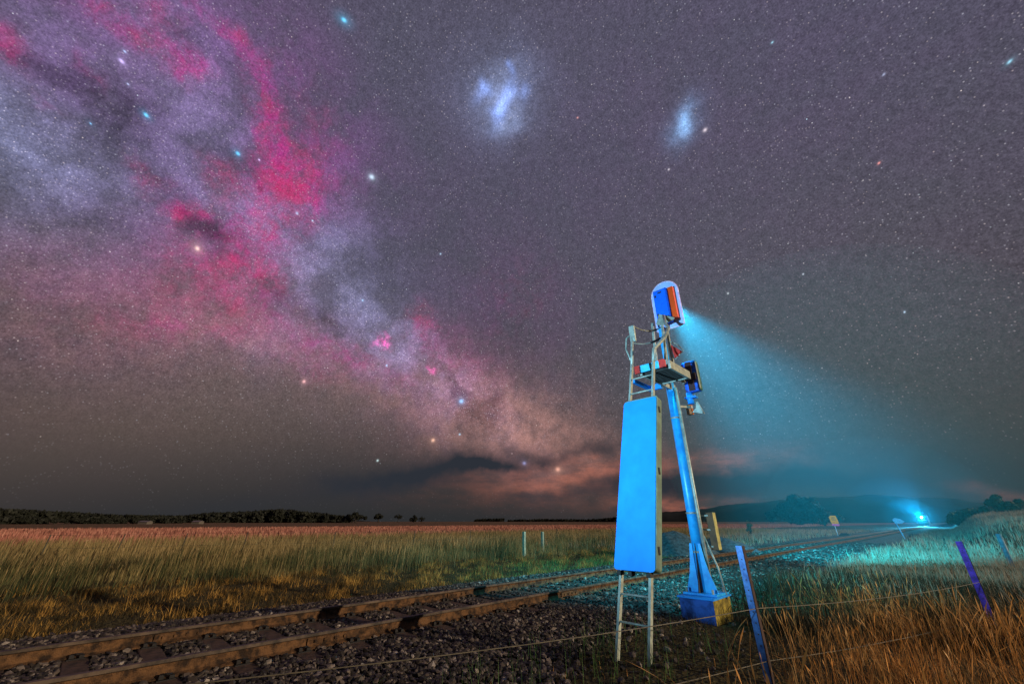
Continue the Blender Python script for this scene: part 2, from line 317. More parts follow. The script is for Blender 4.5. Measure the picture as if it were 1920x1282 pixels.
# ------------------------------------------------------------------ terrain
TRK = -7.27                                   # centre line of the track
def S(v): v = np.clip(v, 0, 1); return v * v * (3 - 2 * v)
def wob(x, y, s, seed=0):
    return (np.sin(x * s + seed) * np.cos(y * s * 1.3 + seed * 2.1) + .5 * np.sin(x * s * 2.7 + y * s * 1.9 + seed) + .25 * np.sin(x * s * 6.1 - y * s * 5.3))
def gz(x, y):
    x = np.asarray(x, float); y = np.asarray(y, float)
    c = np.abs(x - TRK)
    z = .06 * (1 - S((c - 2.0) / 1.6))
    z = z - .10 * S((c - 1.9) / 2) * (x < TRK)
    z = z + .05 * wob(x, y, .55) * S((c - 2.6) / 2)
    z = z + 1.75 * S((x + .8) / 5.5) * S((y - 32) / 30) + .9 * S((x + .5) / 4) * S((y - 70) / 30) + .4 * wob(x, y, .12, 3) * S((x - 2) / 10) * S((y - 40) / 30)
    dl = np.hypot(x, y)
    z = z + 2.2 * S((-x - 130) / 300) * S((dl - 150) / 400)
    return z
def gz1(x, y): return float(gz(x, y))
def axis(lo, hi, near_lo, near_hi, step, grow=1.18):
    a = list(np.arange(near_lo, near_hi, step)); s = step; v = near_hi
    while v < hi: a.append(v); s *= grow; v += s
    a.append(hi); s = step; v = near_lo - step; b = []
    while v > lo: b.append(v); s *= grow; v -= s
    b.append(lo); return np.array(b[::-1] + a)
ax = axis(-6000, 6000, -24, 20, .25); ay = axis(-300, 7000, -3, 40, .25)
GX, GY = np.meshgrid(ax, ay, indexing='ij'); GZ = gz(GX, GY)
ii = np.arange(len(ax) * len(ay)).reshape(len(ax), len(ay))
gf = np.stack([ii[:-1, :-1], ii[1:, :-1], ii[1:, 1:], ii[:-1, 1:]], -1).reshape(-1, 4)
gm = bpy.data.materials.new('ground_soil'); gm.use_nodes = True
def build_ground_mat():
    t = gm.node_tree; b = t.nodes['Principled BSDF']; L = t.links
    tcn = t.nodes.new('ShaderNodeTexCoord'); sp = t.nodes.new('ShaderNodeSeparateXYZ'); L.new(tcn.outputs['Object'], sp.inputs[0])
    nz = t.nodes.new('ShaderNodeTexNoise'); nz.inputs['Scale'].default_value = .8; nz.inputs['Detail'].default_value = 7; L.new(tcn.outputs['Object'], nz.inputs['Vector'])
    nf = t.nodes.new('ShaderNodeTexNoise'); nf.inputs['Scale'].default_value = 14; nf.inputs['Detail'].default_value = 6; L.new(tcn.outputs['Object'], nf.inputs['Vector'])
    def ramp2(fac, a, b2, lo=.35, hi=.65):
        r = t.nodes.new('ShaderNodeValToRGB'); r.color_ramp.elements[0].position = lo; r.color_ramp.elements[1].position = hi
        r.color_ramp.elements[0].color = a + (1,); r.color_ramp.elements[1].color = b2 + (1,); L.new(fac, r.inputs[0]); return r.outputs[0]
    gravel = ramp2(nf.outputs['Fac'], (.03, .026, .023), (.15, .14, .125))
    grass = ramp2(nf.outputs['Fac'], (.02, .018, .008), (.09, .07, .025))
    bank = ramp2(nz.outputs['Fac'], (.10, .10, .05), (.22, .19, .10))
    field = ramp2(nz.outputs['Fac'], (.10, .055, .03), (.15, .085, .045), .3, .7)
    crop = ramp2(nz.outputs['Fac'], (.26, .06, .045), (.36, .10, .07), .3, .7)
    def mr(v, a, b2):
        n = t.nodes.new('ShaderNodeMapRange'); n.inputs[1].default_value = a; n.inputs[2].default_value = b2; L.new(v, n.inputs[0]); return n.outputs[0]
    def math_(op, a, b2=None, v=0):
        n = t.nodes.new('ShaderNodeMath'); n.operation = op; L.new(a, n.inputs[0])
        if b2 is None: n.inputs[1].default_value = v
        else: L.new(b2, n.inputs[1])
        return n.outputs[0]
    def mx(f, a, b2):
        n = t.nodes.new('ShaderNodeMix'); n.data_type = 'RGBA'; L.new(f, n.inputs[0]); L.new(a, n.inputs[6]); L.new(b2, n.inputs[7]); return n.outputs[2]
    jit = math_('MULTIPLY', math_('SUBTRACT', nz.outputs['Fac'], v=.5), v=2.2)
    xj = math_('ADD', sp.outputs[0], jit)
    dist = math_('ABSOLUTE', math_('SUBTRACT', xj, v=TRK))
    isg = mr(dist, 3.4, 2.8)
    wide = math_('MULTIPLY', mr(sp.outputs[1], 12, 17), mr(math_('ABSOLUTE', math_('SUBTRACT', xj, v=-8.4)), 5.2, 4.6))
    isg = math_('MAXIMUM', isg, wide)
    far = mr(xj, -62, -66); fcrop = mr(xj, -42, -44)
    c = mx(mr(sp.outputs[2], .25, .9), grass, bank)
    c = mx(fcrop, c, crop); c = mx(far, c, field); c = mx(isg, c, gravel)
    L.new(c, b.inputs['Base Color']); b.inputs['Roughness'].default_value = .95; b.inputs['Specular IOR Level'].default_value = .15
    vr = t.nodes.new('ShaderNodeTexVoronoi'); vr.inputs['Scale'].default_value = 16; L.new(tcn.outputs['Object'], vr.inputs['Vector'])
    bp = t.nodes.new('ShaderNodeBump'); bp.inputs['Strength'].default_value = .9; bp.inputs['Distance'].default_value = .04
    L.new(math_('ADD', vr.outputs['Distance'], nf.outputs['Fac']), bp.inputs['Height']); L.new(bp.outputs[0], b.inputs['Normal'])
build_ground_mat()
g = npmesh('ground', np.stack([GX.ravel(), GY.ravel(), GZ.ravel()], 1), gf, gm, smooth=True); tag(g, kind='structure')

# hills far off behind the right half of the picture, a lower range to the left
def hill_range(name, az0, az1, dist, depth, prof, m):
    n = 220; k = 9; vs = []; j = 0
    for i in range(n + 1):
        az = az0 + (az1 - az0) * i / n
        v = pdir_az(az); h = prof(az)
        for q in range(k):
            u = q / (k - 1); dd = dist + depth * (u * 2 - .2); zz = h * math.sin(math.pi * min(1, u * 1.02)) ** .7 if 0 < u < 1 else -15
            vs.append((v[0] * dd, v[1] * dd, zz * (1 + .06 * math.sin(i * .23 + q * 1.7) * (u != .5))))
    id_ = np.arange((n + 1) * k).reshape(n + 1, k)
    fc = np.stack([id_[:-1, :-1], id_[1:, :-1], id_[1:, 1:], id_[:-1, 1:]], -1).reshape(-1, 4)
    o = npmesh(name, np.array(vs), fc, m, smooth=True); tag(o, kind='structure'); return o
def pdir_az(px):                                  # horizontal unit vector towards a column of the picture's horizon
    v = pdir(px, 978); h = math.hypot(v.x, v.y); return (v.x / h, v.y / h)
def interp(pts):
    xs = [p[0] for p in pts]; ys = [p[1] for p in pts]
    return lambda a: float(np.interp(a, xs, ys))
def hprof(pts, dist):                             # skyline rows -> metres at that distance
    f_ = interp(pts)
    def g_(px):
        y = f_(px) + .5 * math.sin(px * .11) + .35 * math.sin(px * .37)
        v = pdir(px, y); return dist * v.z / math.hypot(v.x, v.y) + CAM_Z
    return g_
hill_m = mat('hill_scrub', (.012, .015, .013), .95, var=.5, scale=.01, spec=.1)
hill_range('hills', 1180, 2300, 1500, 500, hprof([(1180, 975), (1240, 962), (1330, 953), (1420, 944), (1470, 938), (1600, 931), (1700, 931), (1760, 934), (1850, 942), (1930, 950), (2100, 960), (2300, 970)], 1950), hill_m)
hill_range('hills', -500, 720, 1900, 500, hprof([(-500, 950), (0, 958), (60, 958), (200, 966), (300, 968), (400, 966), (600, 972), (720, 978)], 2350), hill_m)

# ------------------------------------------------------------------ scatter helpers
def blades(name, px, py, h, w, lean, m, wind=(0, 0), seg=3, head=0.0, parent=None, rnd=None, pz=None):
    """one mesh of grass blades: px,py roots; h,w,lean arrays"""
    n = len(px); h = np.broadcast_to(h, n); w = np.broadcast_to(w, n)
    th = RNG.uniform(0, 2 * np.pi, n); la = RNG.uniform(0, 2 * np.pi, n); ln = np.abs(RNG.normal(0, lean, n))
    lx = np.cos(la) * ln * h + wind[0] * h; ly = np.sin(la) * ln * h + wind[1] * h
    wx = np.cos(th) * w / 2; wy = np.sin(th) * w / 2
    z0 = (gz(px, py) if pz is None else pz) - .02
    vs = []; prof = {3: (1, .85, .55, 0), 4: (.7, .6, .5, 1, .1)}[seg]; us = {3: (0, .35, .7, 1), 4: (0, .4, .78, .88, 1)}[seg]
    if seg == 4: prof = (.5, .45, .4, 1 + head, .1)
    for u, p in zip(us, prof):
        cx_ = px + lx * u ** 1.7; cy_ = py + ly * u ** 1.7; cz = z0 + h * u * (1 - .25 * u * np.minimum(ln, 1))
        pp = max(p, .04)
        vs.append(np.stack([cx_ - wx * pp, cy_ - wy * pp, cz], 1)); vs.append(np.stack([cx_ + wx * pp, cy_ + wy * pp, cz], 1))
    A = np.stack(vs, 1).reshape(-1, 3); k = len(vs)
    b = (np.arange(n) * k)[:, None]
    fs = np.concatenate([b + np.array([[2 * i, 2 * i + 1, 2 * i + 3, 2 * i + 2]]) for i in range(k // 2 - 1)], 0)
    r = RNG.uniform(0, 1, n) if rnd is None else rnd
    return npmesh(name, A, fs, m, parent, col=np.repeat(r, k))
def in_view(x, y, margin=80):
    c, s = math.cos(rad(YAW)), math.sin(rad(YAW))
    fwd = -x * s + y * c; rt = x * c + y * s
    z = gz(x, y) - CAM_Z
    dep = fwd * math.cos(rad(PITCH)) + (z + .5) * math.sin(rad(PITCH))
    px = 960 + FPX * rt / np.maximum(dep, .05)
    up = -fwd * math.sin(rad(PITCH)) + (z + .9) * math.cos(rad(PITCH)); py = 641 - FPX * up / np.maximum(dep, .05)
    return (dep > .3) & (px > -margin) & (px < 1920 + margin) & (py < 1282 + margin)
def scatter(n, x0, x1, y0, y1, clump=0, cs=1.0):
    x = RNG.uniform(x0, x1, n); y = RNG.uniform(y0, y1, n)
    if clump:
        p = .5 + .35 * wob(x, y, cs, 1.7) + .25 * wob(x + 9, y - 4, cs * 2.3, 4.1)
        k = RNG.uniform(0, 1, n) < np.clip(p, 1 - clump, 1); x, y = x[k], y[k]
    k = in_view(x, y); return x[k], y[k]

# ------------------------------------------------------------------ railway track
rail_m = mat('rusty_rail', (.060, .034, .020), .85, .05, var=.6, scale=9, bump=.7, bscale=90, color2=(.145, .072, .030), spec=.25)
railtop_m = mat('worn_rail_top', (.060, .044, .033), .55, .3, var=.5, scale=4, color2=(.11, .075, .05))
sleep_m = mat('old_sleeper_timber', (.060, .032, .020), .85, var=.5, scale=9, bump=.5)
clip_m = mat('dark_iron', (.012, .010, .010), .7, .2, var=.3)
track = empty('railway_track', (TRK, 0, 0), 'rusty railway track on dark timber sleepers running to the oncoming train', 'railway track')
Y0, Y1 = -6, 330
prof = [(-.07, 0), (.07, 0), (.07, .012), (.018, .03), (.010, .045), (.010, .125), (.035, .138), (.036, .160), (.030, .170), (-.030, .170), (-.036, .160), (-.035, .138), (-.010, .125), (-.010, .045), (-.018, .03), (-.07, .012)]
HG = .83
for sx in (-1, 1):
    mb = MB(); ys = [Y0] + [y for y in range(-2, 60, 2)] + [80, 120, 200, Y1]; rows = []
    for y in ys: rows.append([mb.bm.verts.new((sx * HG + a, y, .085 + b)) for a, b in prof])
    n = len(prof)
    for A, B in zip(rows, rows[1:]):
        for k in range(n):
            f = mb.bm.faces.new((A[k], A[(k + 1) % n], B[(k + 1) % n], B[k])); f.material_index = 1 if 5 <= k <= 11 else 0
    o = mb.build('rail', [rail_m, railtop_m], track)
    for yj in ((2.9, 8.2) if sx > 0 else (1.5, 6.4)):
        for s2 in (-1, 1):
            j = MB()                            # bolted joint bar
            j.box(sx * HG + s2 * .013 - (.02 if s2 < 0 else 0), sx * HG + s2 * .013 + (.02 if s2 > 0 else 0), yj - .3, yj + .3, .125, .205, .006)
            for q in (-.2, -.07, .07, .2): j.box(sx * HG + s2 * .038 - .015, sx * HG + s2 * .038 + .015, yj + q - .015, yj + q + .015, .15, .18)
            j.build('joint_bar', rail_m, o)
SP = .69
def sleeper_mb(y, jit=True):
    mb = MB(); a = random.uniform(-.02, .02) if jit else 0
    mb.box(-1.32 + a, 1.32 + a, y - .12, y + .12, -.05, .082, .012); return mb
k = 0; ys_sleep = [-1.6 + i * SP for i in range(94)]
for y in ys_sleep:
    o = sleeper_mb(0).build('sleeper', sleep_m, track); o.location = (0, y, 0); o.rotation_euler = (0, random.uniform(-.004, .004), random.uniform(-.012, .012))
    if y < 40:
        for sx in (-1, 1):
            c = MB()
            c.box(sx * HG - .13, sx * HG + .13, -.085, .085, .074, .092, .004)
            for s2 in (-1, 1):
                c.box(sx * HG + s2 * .085 - .022, sx * HG + s2 * .085 + .022, -.07, -.02, .09, .135, .006)
                c.box(sx * HG + s2 * .10 - .022, sx * HG + s2 * .10 + .022, .02, .07, .09, .125, .006)
                c.tube([(sx * HG + s2 * .075, -.055, .13), (sx * HG + s2 * .12, -.01, .14), (sx * HG + s2 * .075, .05, .125)], .011, 6)
            c.build('rail_fastening', clip_m, o)
mb = MB(); y = ys_sleep[-1] + SP
while y < Y1 - 2:
    mb.box(-1.32, 1.32, y - .12, y + .12, -.05, .082); y += SP
tag(mb.build('sleeper_run', sleep_m, track), kind='stuff')

# ballast stones
stone_m = foliage('ballast_stone', [(0, (.010, .008, .006)), (.5, (.040, .031, .025)), (.8, (.13, .10, .08)), (1, (.42, .36, .30))], 1.2, rnd=.75, trans=0)
stone_m.node_tree.nodes['Principled BSDF'].inputs['Roughness'].default_value = .55
ico = bmesh.new(); bmesh.ops.create_icosphere(ico, subdivisions=1, radius=1); IV = np.array([v.co for v in ico.verts]); IF = np.array([[v.index for v in f.verts] for f in ico.faces]); ico.free()
def stones(name, x, y, z, s):
    n = len(x); sc_ = s[:, None, None] * RNG.uniform(.6, 1.3, (n, 1, 3)) * (1 + RNG.normal(0, .2, (n, 12, 1)))
    v = IV[None] * sc_; a = RNG.uniform(0, 6.28, n); ca, sa = np.cos(a)[:, None], np.sin(a)[:, None]
    b_ = RNG.uniform(-.8, .8, n); cb, sb = np.cos(b_)[:, None], np.sin(b_)[:, None]
    X = v[..., 0] * ca - v[..., 1] * sa; Y = v[..., 0] * sa + v[..., 1] * ca; Z = v[..., 2] * .75
    Y, Z = Y * cb - Z * sb, Y * sb + Z * cb
    P = np.stack([X + x[:, None], Y + y[:, None], Z + z[:, None]], -1).reshape(-1, 3)
    F = (IF[None] + (np.arange(n) * 12)[:, None, None]).reshape(-1, 3)
    return npmesh(name, P, F, stone_m, col=np.repeat(RNG.uniform(0, 1, n) ** 1.5, 12))
def ballast_pts(n, x0, x1, y0, y1, s0, s1):
    x, y = scatter(n, x0, x1, y0, y1)
    c = np.abs(x - TRK); s = RNG.uniform(s0, s1, len(x))
    ph = np.abs(((y + 1.6 + SP / 2) % SP) - SP / 2)
    keep = ~((c < 1.36) & (ph < .12 + s * .5)) & ~(np.abs(c - HG) < .09)
    xe = np.clip(-2.7 - .40 * (y - 2), -4.3, -2.6); edge = S((x - xe) / .8 + .5) * (x > TRK) + S((c - 2.7) / .9) * (x < TRK)
    keep &= RNG.uniform(0, 1, len(x)) > edge * np.where(x > TRK, .97, 1)
    return x[keep], y[keep], s[keep]
xs = []; 
for args in ((52000, -10.8, -2.4, -1.5, 8, .020, .046), (26000, -10.8, -2.8, 8, 18, .03, .05), (18000, -10.5, -4, 18, 45, .04, .07)):
    x, y, s = ballast_pts(*args); xs.append((x, y, s))
x, y, s = (np.concatenate(q) for q in zip(*xs))
z = gz(x, y) + s * .3 + RNG.uniform(-.01, .02, len(x))
tag(stones('ballast', x, y, z, s), 'dark crushed stone ballast around the railway track', 'ballast', kind='stuff')

# gravel heaps across the line
def mound(cx_, cy_, rx, ry, h, label):
    n = 40; xs_ = np.linspace(-1.3, 1.3, n); X, Y = np.meshgrid(xs_, xs_, indexing='ij'); R_ = np.hypot(X, Y)
    Z = h * np.clip(1 - R_, -.2, 1) ** 1 if False else h * (np.maximum(0, 1 - R_ ** 1.5) ** 1.0) + .04 * wob(X * 9, Y * 9, 1) - .08 * (R_ > 1)
    P = np.stack([X * rx, Y * ry, Z], -1).reshape(-1, 3); id_ = np.arange(n * n).reshape(n, n)
    F = np.stack([id_[:-1, :-1], id_[1:, :-1], id_[1:, 1:], id_[:-1, 1:]], -1).reshape(-1, 4)
    o = npmesh('gravel_heap', P, F, heap_m, smooth=True); o.location = (cx_, cy_, gz1(cx_, cy_)); tag(o, label, 'gravel heap', 'gravel heaps beyond the track'); return o
heap_m = mat('heap_gravel', (.055, .075, .08), .95, var=.4, scale=6, bump=1, bscale=22)  # teal lamplight partly put into the gravel colour
hx, hy = pland(1288, 1045); mound(hx - 1.2, hy + 1.2, 2.6, 2.2, 1.25, 'taller rounded gravel heap lit teal just left of the signal post')
hx, hy = pland(1372, 1038); mound(hx - 1, hy + 1, 2.4, 2.0, .8, 'lower flatter gravel heap just right of the signal post')

# ------------------------------------------------------------------ signal
blue_m = mat('blue_lit_face', (.015, .30, .93), .45, var=.14, scale=2.6, detail=12, spec=.25, lo=.3, hi=.7)  # blue light falling on the signal is put into its blues
pole_m = mat('blue_lit_pole', (.02, .40, 1.0), .38, .1, var=.2, scale=5, spec=.5)  # pole colour holds the blue light that falls on it
grey_m = mat('galvanised_steel', (.34, .37, .32), .5, .25, var=.25, scale=9, color2=(.42, .46, .38))
edge_m = mat('panel_edge_grey', (.15, .23, .17), .6, var=.2, scale=5)
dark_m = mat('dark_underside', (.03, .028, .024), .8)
red_m = mat('red_oxide', (.62, .03, .02), .5, var=.2, scale=10)
orng_m = mat('orange_lit_side', (1.0, .085, .004), .5, var=.1)
white_m = mat('pale_blue_white_enamel', (.45, .60, .95), .4, var=.08, scale=4)
cyan_m = mat('cyan_kickplate', (.05, .55, .85), .5, var=.2)  # cyan light on the kick plate put into its colour
black_m = mat('black_rubber', (.01, .01, .012), .5)
maroon_m = mat('dark_maroon', (.045, .008, .010), .6)
green_m = mat('dark_green_enamel', (.03, .13, .08), .5)
plinth_b = mat('blue_lit_concrete', (.012, .05, .26), .8, var=.7, scale=3, bump=.4, color2=(.035, .13, .50))  # blue light from the left put into the front's colour
plinth_y = mat('yellow_lit_concrete', (.26, .20, .03), .9, var=.5, scale=6, bump=.4)  # warm light from the right put into the side's colour

px_, py_ = -3.68, 8.85
sig = empty('railway_signal', (px_, py_, .4), 'tall railway signal on a post coloured as blue-lit, with ladder, platform and lit head', 'railway signal')
OFF = Matrix.Translation((-px_, -py_, -.4))
def SB(mb, name, mats, parent=None):
    p = parent or sig; o = mb.build(name, mats, p, OFF); return o
def unit_poly(cx_, cz, w, h, r, top_round=True, n=8):
    """upright plate outline with rounded top (full) and small-radius bottom corners"""
    pts = []; R_ = w / 2 if top_round else r
    for (qx, qz, a0, rr) in ((cx_ + w / 2 - r, cz - h / 2 + r, -90, r), (cx_ + w / 2 - R_, cz + h / 2 - R_, 0, R_), (cx_ - w / 2 + R_, cz + h / 2 - R_, 90, R_), (cx_ - w / 2 + r, cz - h / 2 + r, 180, r)):
        for i in range(n + 1):
            a = rad(a0 + 90 * i / n); pts.append((qx + rr * math.cos(a), qz + rr * math.sin(a)))
    out = []
    for p in pts:
        if not out or (abs(p[0] - out[-1][0]) + abs(p[1] - out[-1][1])) > 1e-5: out.append(p)
    if abs(out[0][0] - out[-1][0]) + abs(out[0][1] - out[-1][1]) < 1e-5: out.pop()
    return out
# plinth: its own thing
pl = empty('concrete_plinth', (-3.72, 8.75, 0), 'concrete block under the signal post, front coloured as blue-lit, side as yellow-lit', 'plinth')
mb = MB(); mb.box(-.26, .36, -.40, .42, -.3, .33, .02); pb = mb.build('block', [plinth_b, plinth_y], pl)
for f in pb.data.polygons:
    if f.normal.x > .5 : f.material_index = 1
mb = MB(); mb.box(-.285, .385, -.425, .445, .33, .36, .008); mb.build('cap', white_m if False else blue_m, pl)
# pole
mb = MB(); mb.tube([(px_, py_, .39), (px_, py_, 2.4), (px_, py_, 4.42)], [.105, .10, .095], 24); po = SB(mb, 'pole', pole_m)
mb = MB()
for zb in (1.05, 1.75, 3.7): mb.tube([(px_, py_, zb), (px_, py_, zb + .035)], .112, 20)
SB(mb, 'pipe_strap', grey_m, po)
mb = MB(); mb.box(px_ - .30, px_ + .33, py_ - .30, py_ + .30, .362, .40, .006)
bp_ = SB(mb, 'base_plate', pole_m)
for sx in (-1, 1):
    for sy in (-1, 1): mb = MB(); mb.tube([(px_ + sx * .24, py_ + sy * .24, .39), (px_ + sx * .24, py_ + sy * .24, .47)], .022, 6); SB(mb, 'anchor_bolt', grey_m, bp_)
fin = [(.06, .40), (.29, .40), (.26, .50), (.19, .70), (.145, .92), (.12, 1.10), (.105, 1.22), (.06, 1.22)]
for sx in (-1, 1):
    mb = MB(); mb.prism([(px_ + sx * a, b) for a, b in fin], 'y', py_ - .115, py_ - .10); SB(mb, 'gusset', pole_m)
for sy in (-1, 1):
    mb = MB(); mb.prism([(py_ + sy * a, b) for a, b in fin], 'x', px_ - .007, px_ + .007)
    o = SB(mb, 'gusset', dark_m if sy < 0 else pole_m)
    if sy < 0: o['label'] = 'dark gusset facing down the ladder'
# conduits down the right-hand side
mb = MB(); mb.tube([(px_ + .14, py_ - .02, .3), (px_ + .135, py_ - .02, 2), (px_ + .125, py_ - .02, 4.4)], .036, 10); SB(mb, 'conduit', grey_m)
mb = MB(); mb.tube([(px_ + .33, py_ + .14, .3), (px_ + .27, py_ + .14, .8), (px_ + .14, py_ + .05, 1.35)], .018, 8); SB(mb, 'conduit', grey_m)
# junction box strapped behind the pole
jb_x, jb_z0, jb_z1 = -3.43, 1.10, 1.78
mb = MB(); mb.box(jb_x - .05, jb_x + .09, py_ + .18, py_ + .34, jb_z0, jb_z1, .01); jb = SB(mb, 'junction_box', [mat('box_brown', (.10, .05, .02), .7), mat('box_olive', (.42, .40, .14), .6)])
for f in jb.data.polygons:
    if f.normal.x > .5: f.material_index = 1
mb = MB()
for zz in (jb_z0 + .06, jb_z0 + .36, jb_z1 - .06): mb.bar((px_, py_ + .09, zz), (jb_x, py_ + .2, zz), .03, .03)
SB(mb, 'bracket', grey_m, jb)

# ladder: foot near the camera, leaning up to the platform
LX0, LX1 = -3.44, -3.0
def lad(z): return 5.27 + (z - 0) * .325
def lp(x, z, off=0): return (x, lad(z) + off, z)
ld = MB()
for x in (LX0, LX1): ld.bar(lp(x, -.1), lp(x, 4.35), .035, .062, up=(0, -1, 0))
ladr = SB(ld, 'ladder', grey_m)
zz = .42
while zz < 4.3:
    mb = MB(); mb.tube([lp(LX0, zz), lp(LX1, zz)], .014, 8); SB(mb, 'rung', grey_m, ladr); zz += .3
# climb guard panel, leaning with the ladder; blue light is in the face colour
def panel(x0, x1, z0, z1, thick, off, m, name, parent=None, bev=.05):
    cz = (z0 + z1) / 2; L_ = (z1 - z0) * math.hypot(1, .325)
    mb = MB(); mb.prism(unit_poly(0, 0, x1 - x0, L_, bev, False), 'y', -thick / 2, thick / 2)
    M4 = OFF @ Matrix.Translation(((x0 + x1) / 2, lad(cz) + off, cz)) @ Matrix.Rotation(-math.atan(.325), 4, 'X')
    return mb.build(name, m, parent or sig, M4)
gp = panel(-3.49, -2.87, 1.0, 3.53, .15, -.03, [edge_m], 'climb_guard')
face = panel(-3.488, -2.882, 1.004, 3.526, .012, -.03 - .086 / math.cos(math.atan(.325)), [blue_m], 'face_sheet', gp)
face['label'] = 'face sheet of the climb guard, coloured as blue-lit'
mb = MB()
for zz in (1.25, 2.3, 3.3): mb.box(-2.872, -2.858, lad(zz) - .06, lad(zz) - .02, zz - .05, zz + .05, .003)
SB(mb, 'hinges', dark_m, gp)
for xx in (LX0, LX0 + .17, LX1): mb = MB(); mb.box(xx - .03, xx + .03, lad(.97) - .08, lad(.97) + .02, .935, .99, .006); SB(mb, 'lower_clamp', dark_m, gp)
# stiles continue as the entrance hoops
l0 = Vector(lp(LX0, 4.3)); hr = MB()
hr.tube([l0, lp(LX0 - .02, 4.75), lp(LX0 - .03, 5.2), lp(LX0 - .02, 5.28)], .028, 8)
hr.tube([lp(LX0 - .03, 4.45), lp(LX0 - .14, 4.75, -.02), lp(LX0 - .15, 5.02, -.02), lp(LX0 - .03, 5.1)], .018, 8)
hr.box(LX0 - .07, LX0 + .05, lad(5.0) - .03, lad(5.0) + .03, 4.90, 5.26, .015)
SB(hr, 'handrail', grey_m)
hr = MB(); rx = LX1
hr.tube([lp(rx, 4.3), (rx + .02, 6.72, 4.55), (rx + .04, 7.25, 4.95), (rx - .02, 7.7, 5.35), (-3.30, 8.25, 5.75), (-3.42, 8.55, 6.1)], .034, 8)
hr.tube([(rx + .04, 7.25, 4.95), (rx + .04, 7.1, 4.45)], .022, 8)
SB(hr, 'handrail', grey_m)
def chain(a, b, sag):
    a, b = Vector(a), Vector(b); c = MB(); pts = [a.lerp(b, i / 10) - Vector((0, 0, sag * 4 * (i / 10) * (1 - i / 10))) for i in range(11)]
    c.tube(pts, .013, 6); o = SB(c, 'gate_chain', grey_m); d_ = MB(); d_.tube(pts[5:9], .022, 8); SB(d_, 'rubber_sleeve', black_m, o)
chain(lp(LX0, 5.27), (-3.34, 8.1, 5.62), .10); chain(lp(LX0, 4.86), (rx, 7.45, 5.12), .10)
# platform
PZ = 4.42
mb = MB(); mb.box(-3.60, -3.04, 7.40, 8.25, PZ, PZ + .035, .004)
for yy in np.arange(7.45, 8.2, .08): mb.box(-3.58, -3.05, yy, yy + .02, PZ - .05, PZ)
pf = SB(mb, 'platform', dark_m)
mb = MB(); mb.box(-3.04, -2.99, 7.38, 8.32, PZ - .07, PZ + .10, .004); mb.box(-3.65, -3.60, 7.38, 8.95, PZ - .07, PZ + .08, .004); mb.box(-3.599, -3.041, 8.26, 8.30, PZ - .06, PZ + .06); SB(mb, 'platform_frame', grey_m, pf)
mb = MB(); mb.box(-3.62, -3.10, 7.33, 7.37, PZ - .02, PZ + .13, .004); SB(mb, 'kick_plate', cyan_m, pf)
for x0, x1 in ((-3.71, -3.60), (-3.18, -3.05)):
    mb = MB(); mb.box(x0, x1, 7.28, 7.325, PZ - .04, PZ + .12, .004); SB(mb, 'red_bracket', red_m, pf)
mb = MB(); mb.box(-3.98, -3.655, 8.3, 8.38, PZ - .12, PZ + .0, .004); mb.box(-3.98, -3.9, 7.6, 8.29, PZ - .10, PZ - .02); SB(mb, 'side_beam', blue_m, pf)
# post above the platform carrying the head
mb = MB(); mb.bar((px_ + .04, 8.80, PZ - .1), (px_ + .04, 8.80, 5.95), .09, .12, up=(0, 1, 0)); sp_ = SB(mb, 'upper_post', pole_m)
mb = MB()
for x in (px_ - .08, px_ + .16): mb.bar((x, 8.45, PZ - .02), (x, 8.62, 6.05), .05, .05, up=(0, 1, 0))
mb.prism([(px_ + .02, 5.98), (px_ + .13, 6.22), (px_ + .48, 6.0), (px_ + .46, 5.95), (px_ + .14, 5.90)], 'y', 8.60, 8.612)
SB(mb, 'head_bracket', grey_m)
mb = MB(); mb.bar((px_ + .14, 8.75, 4.9), (px_ + .36, 8.8, 4.45), .07, .05, up=(0, 1, 0)); mb.bar((px_ + .18, 8.8, 4.9), (px_ + .18, 8.8, 5.9), .05, .05, up=(0, 1, 0)); SB(mb, 'stay', grey_m)
mb = MB(); mb.prism([(px_ + .20, 5.45), (px_ + .42, 5.22), (px_ + .24, 5.10)], 'y', 8.80, 8.85); o = SB(mb, 'wire_guard', red_m)
mb = MB(); mb.tube([(px_ + .20, 8.79, 5.52), (px_ + .34, 8.79, 5.42), (px_ + .48, 8.79, 5.22), (px_ + .26, 8.79, 5.06)], .014, 6); SB(mb, 'guard_hoop', grey_m, o)
# main head
hx0 = px_ + .20; hz = 6.58
mb = MB(); mb.prism(unit_poly(hx0 + .02, hz, .69, 1.32, .06, True, 12), 'y', 8.93, 8.955); hd = SB(mb, 'signal_head', white_m)
mb = MB(); q_ = [(a, 8.942, b) for a, b in unit_poly(hx0 + .02, hz, .69, 1.32, .06, True, 12)]; mb.tube(q_ + q_[:1], .017, 8, caps=False); SB(mb, 'rim', mat('lavender_rim', (.85, .60, 1.0), .4), hd)
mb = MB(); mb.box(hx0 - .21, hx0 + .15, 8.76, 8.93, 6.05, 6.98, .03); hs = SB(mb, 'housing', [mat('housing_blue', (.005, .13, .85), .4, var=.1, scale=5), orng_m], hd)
mb = MB(); mb.box(hx0 + .165, hx0 + .29, 8.80, 8.925, 6.10, 6.96, .01); SB(mb, 'housing_lit_side', orng_m, hd)  # orange-lit side of the housing, added as a coloured box
mb = MB(); mb.box(hx0 - .18, hx0 + .12, 8.750, 8.759, 6.09, 6.94, .004)
SB(mb, 'door_panel', mat('door_blue', (.005, .16, .9), .4, var=.1), hd)
mb = MB()
for zz in (6.28, 6.80): mb.box(hx0 - .17, hx0 - .13, 8.735, 8.749, zz - .03, zz + .03, .005)
mb.box(hx0 - .08, hx0 + .02, 8.738, 8.749, 6.86, 6.89, .003); SB(mb, 'latch', dark_m, hd)
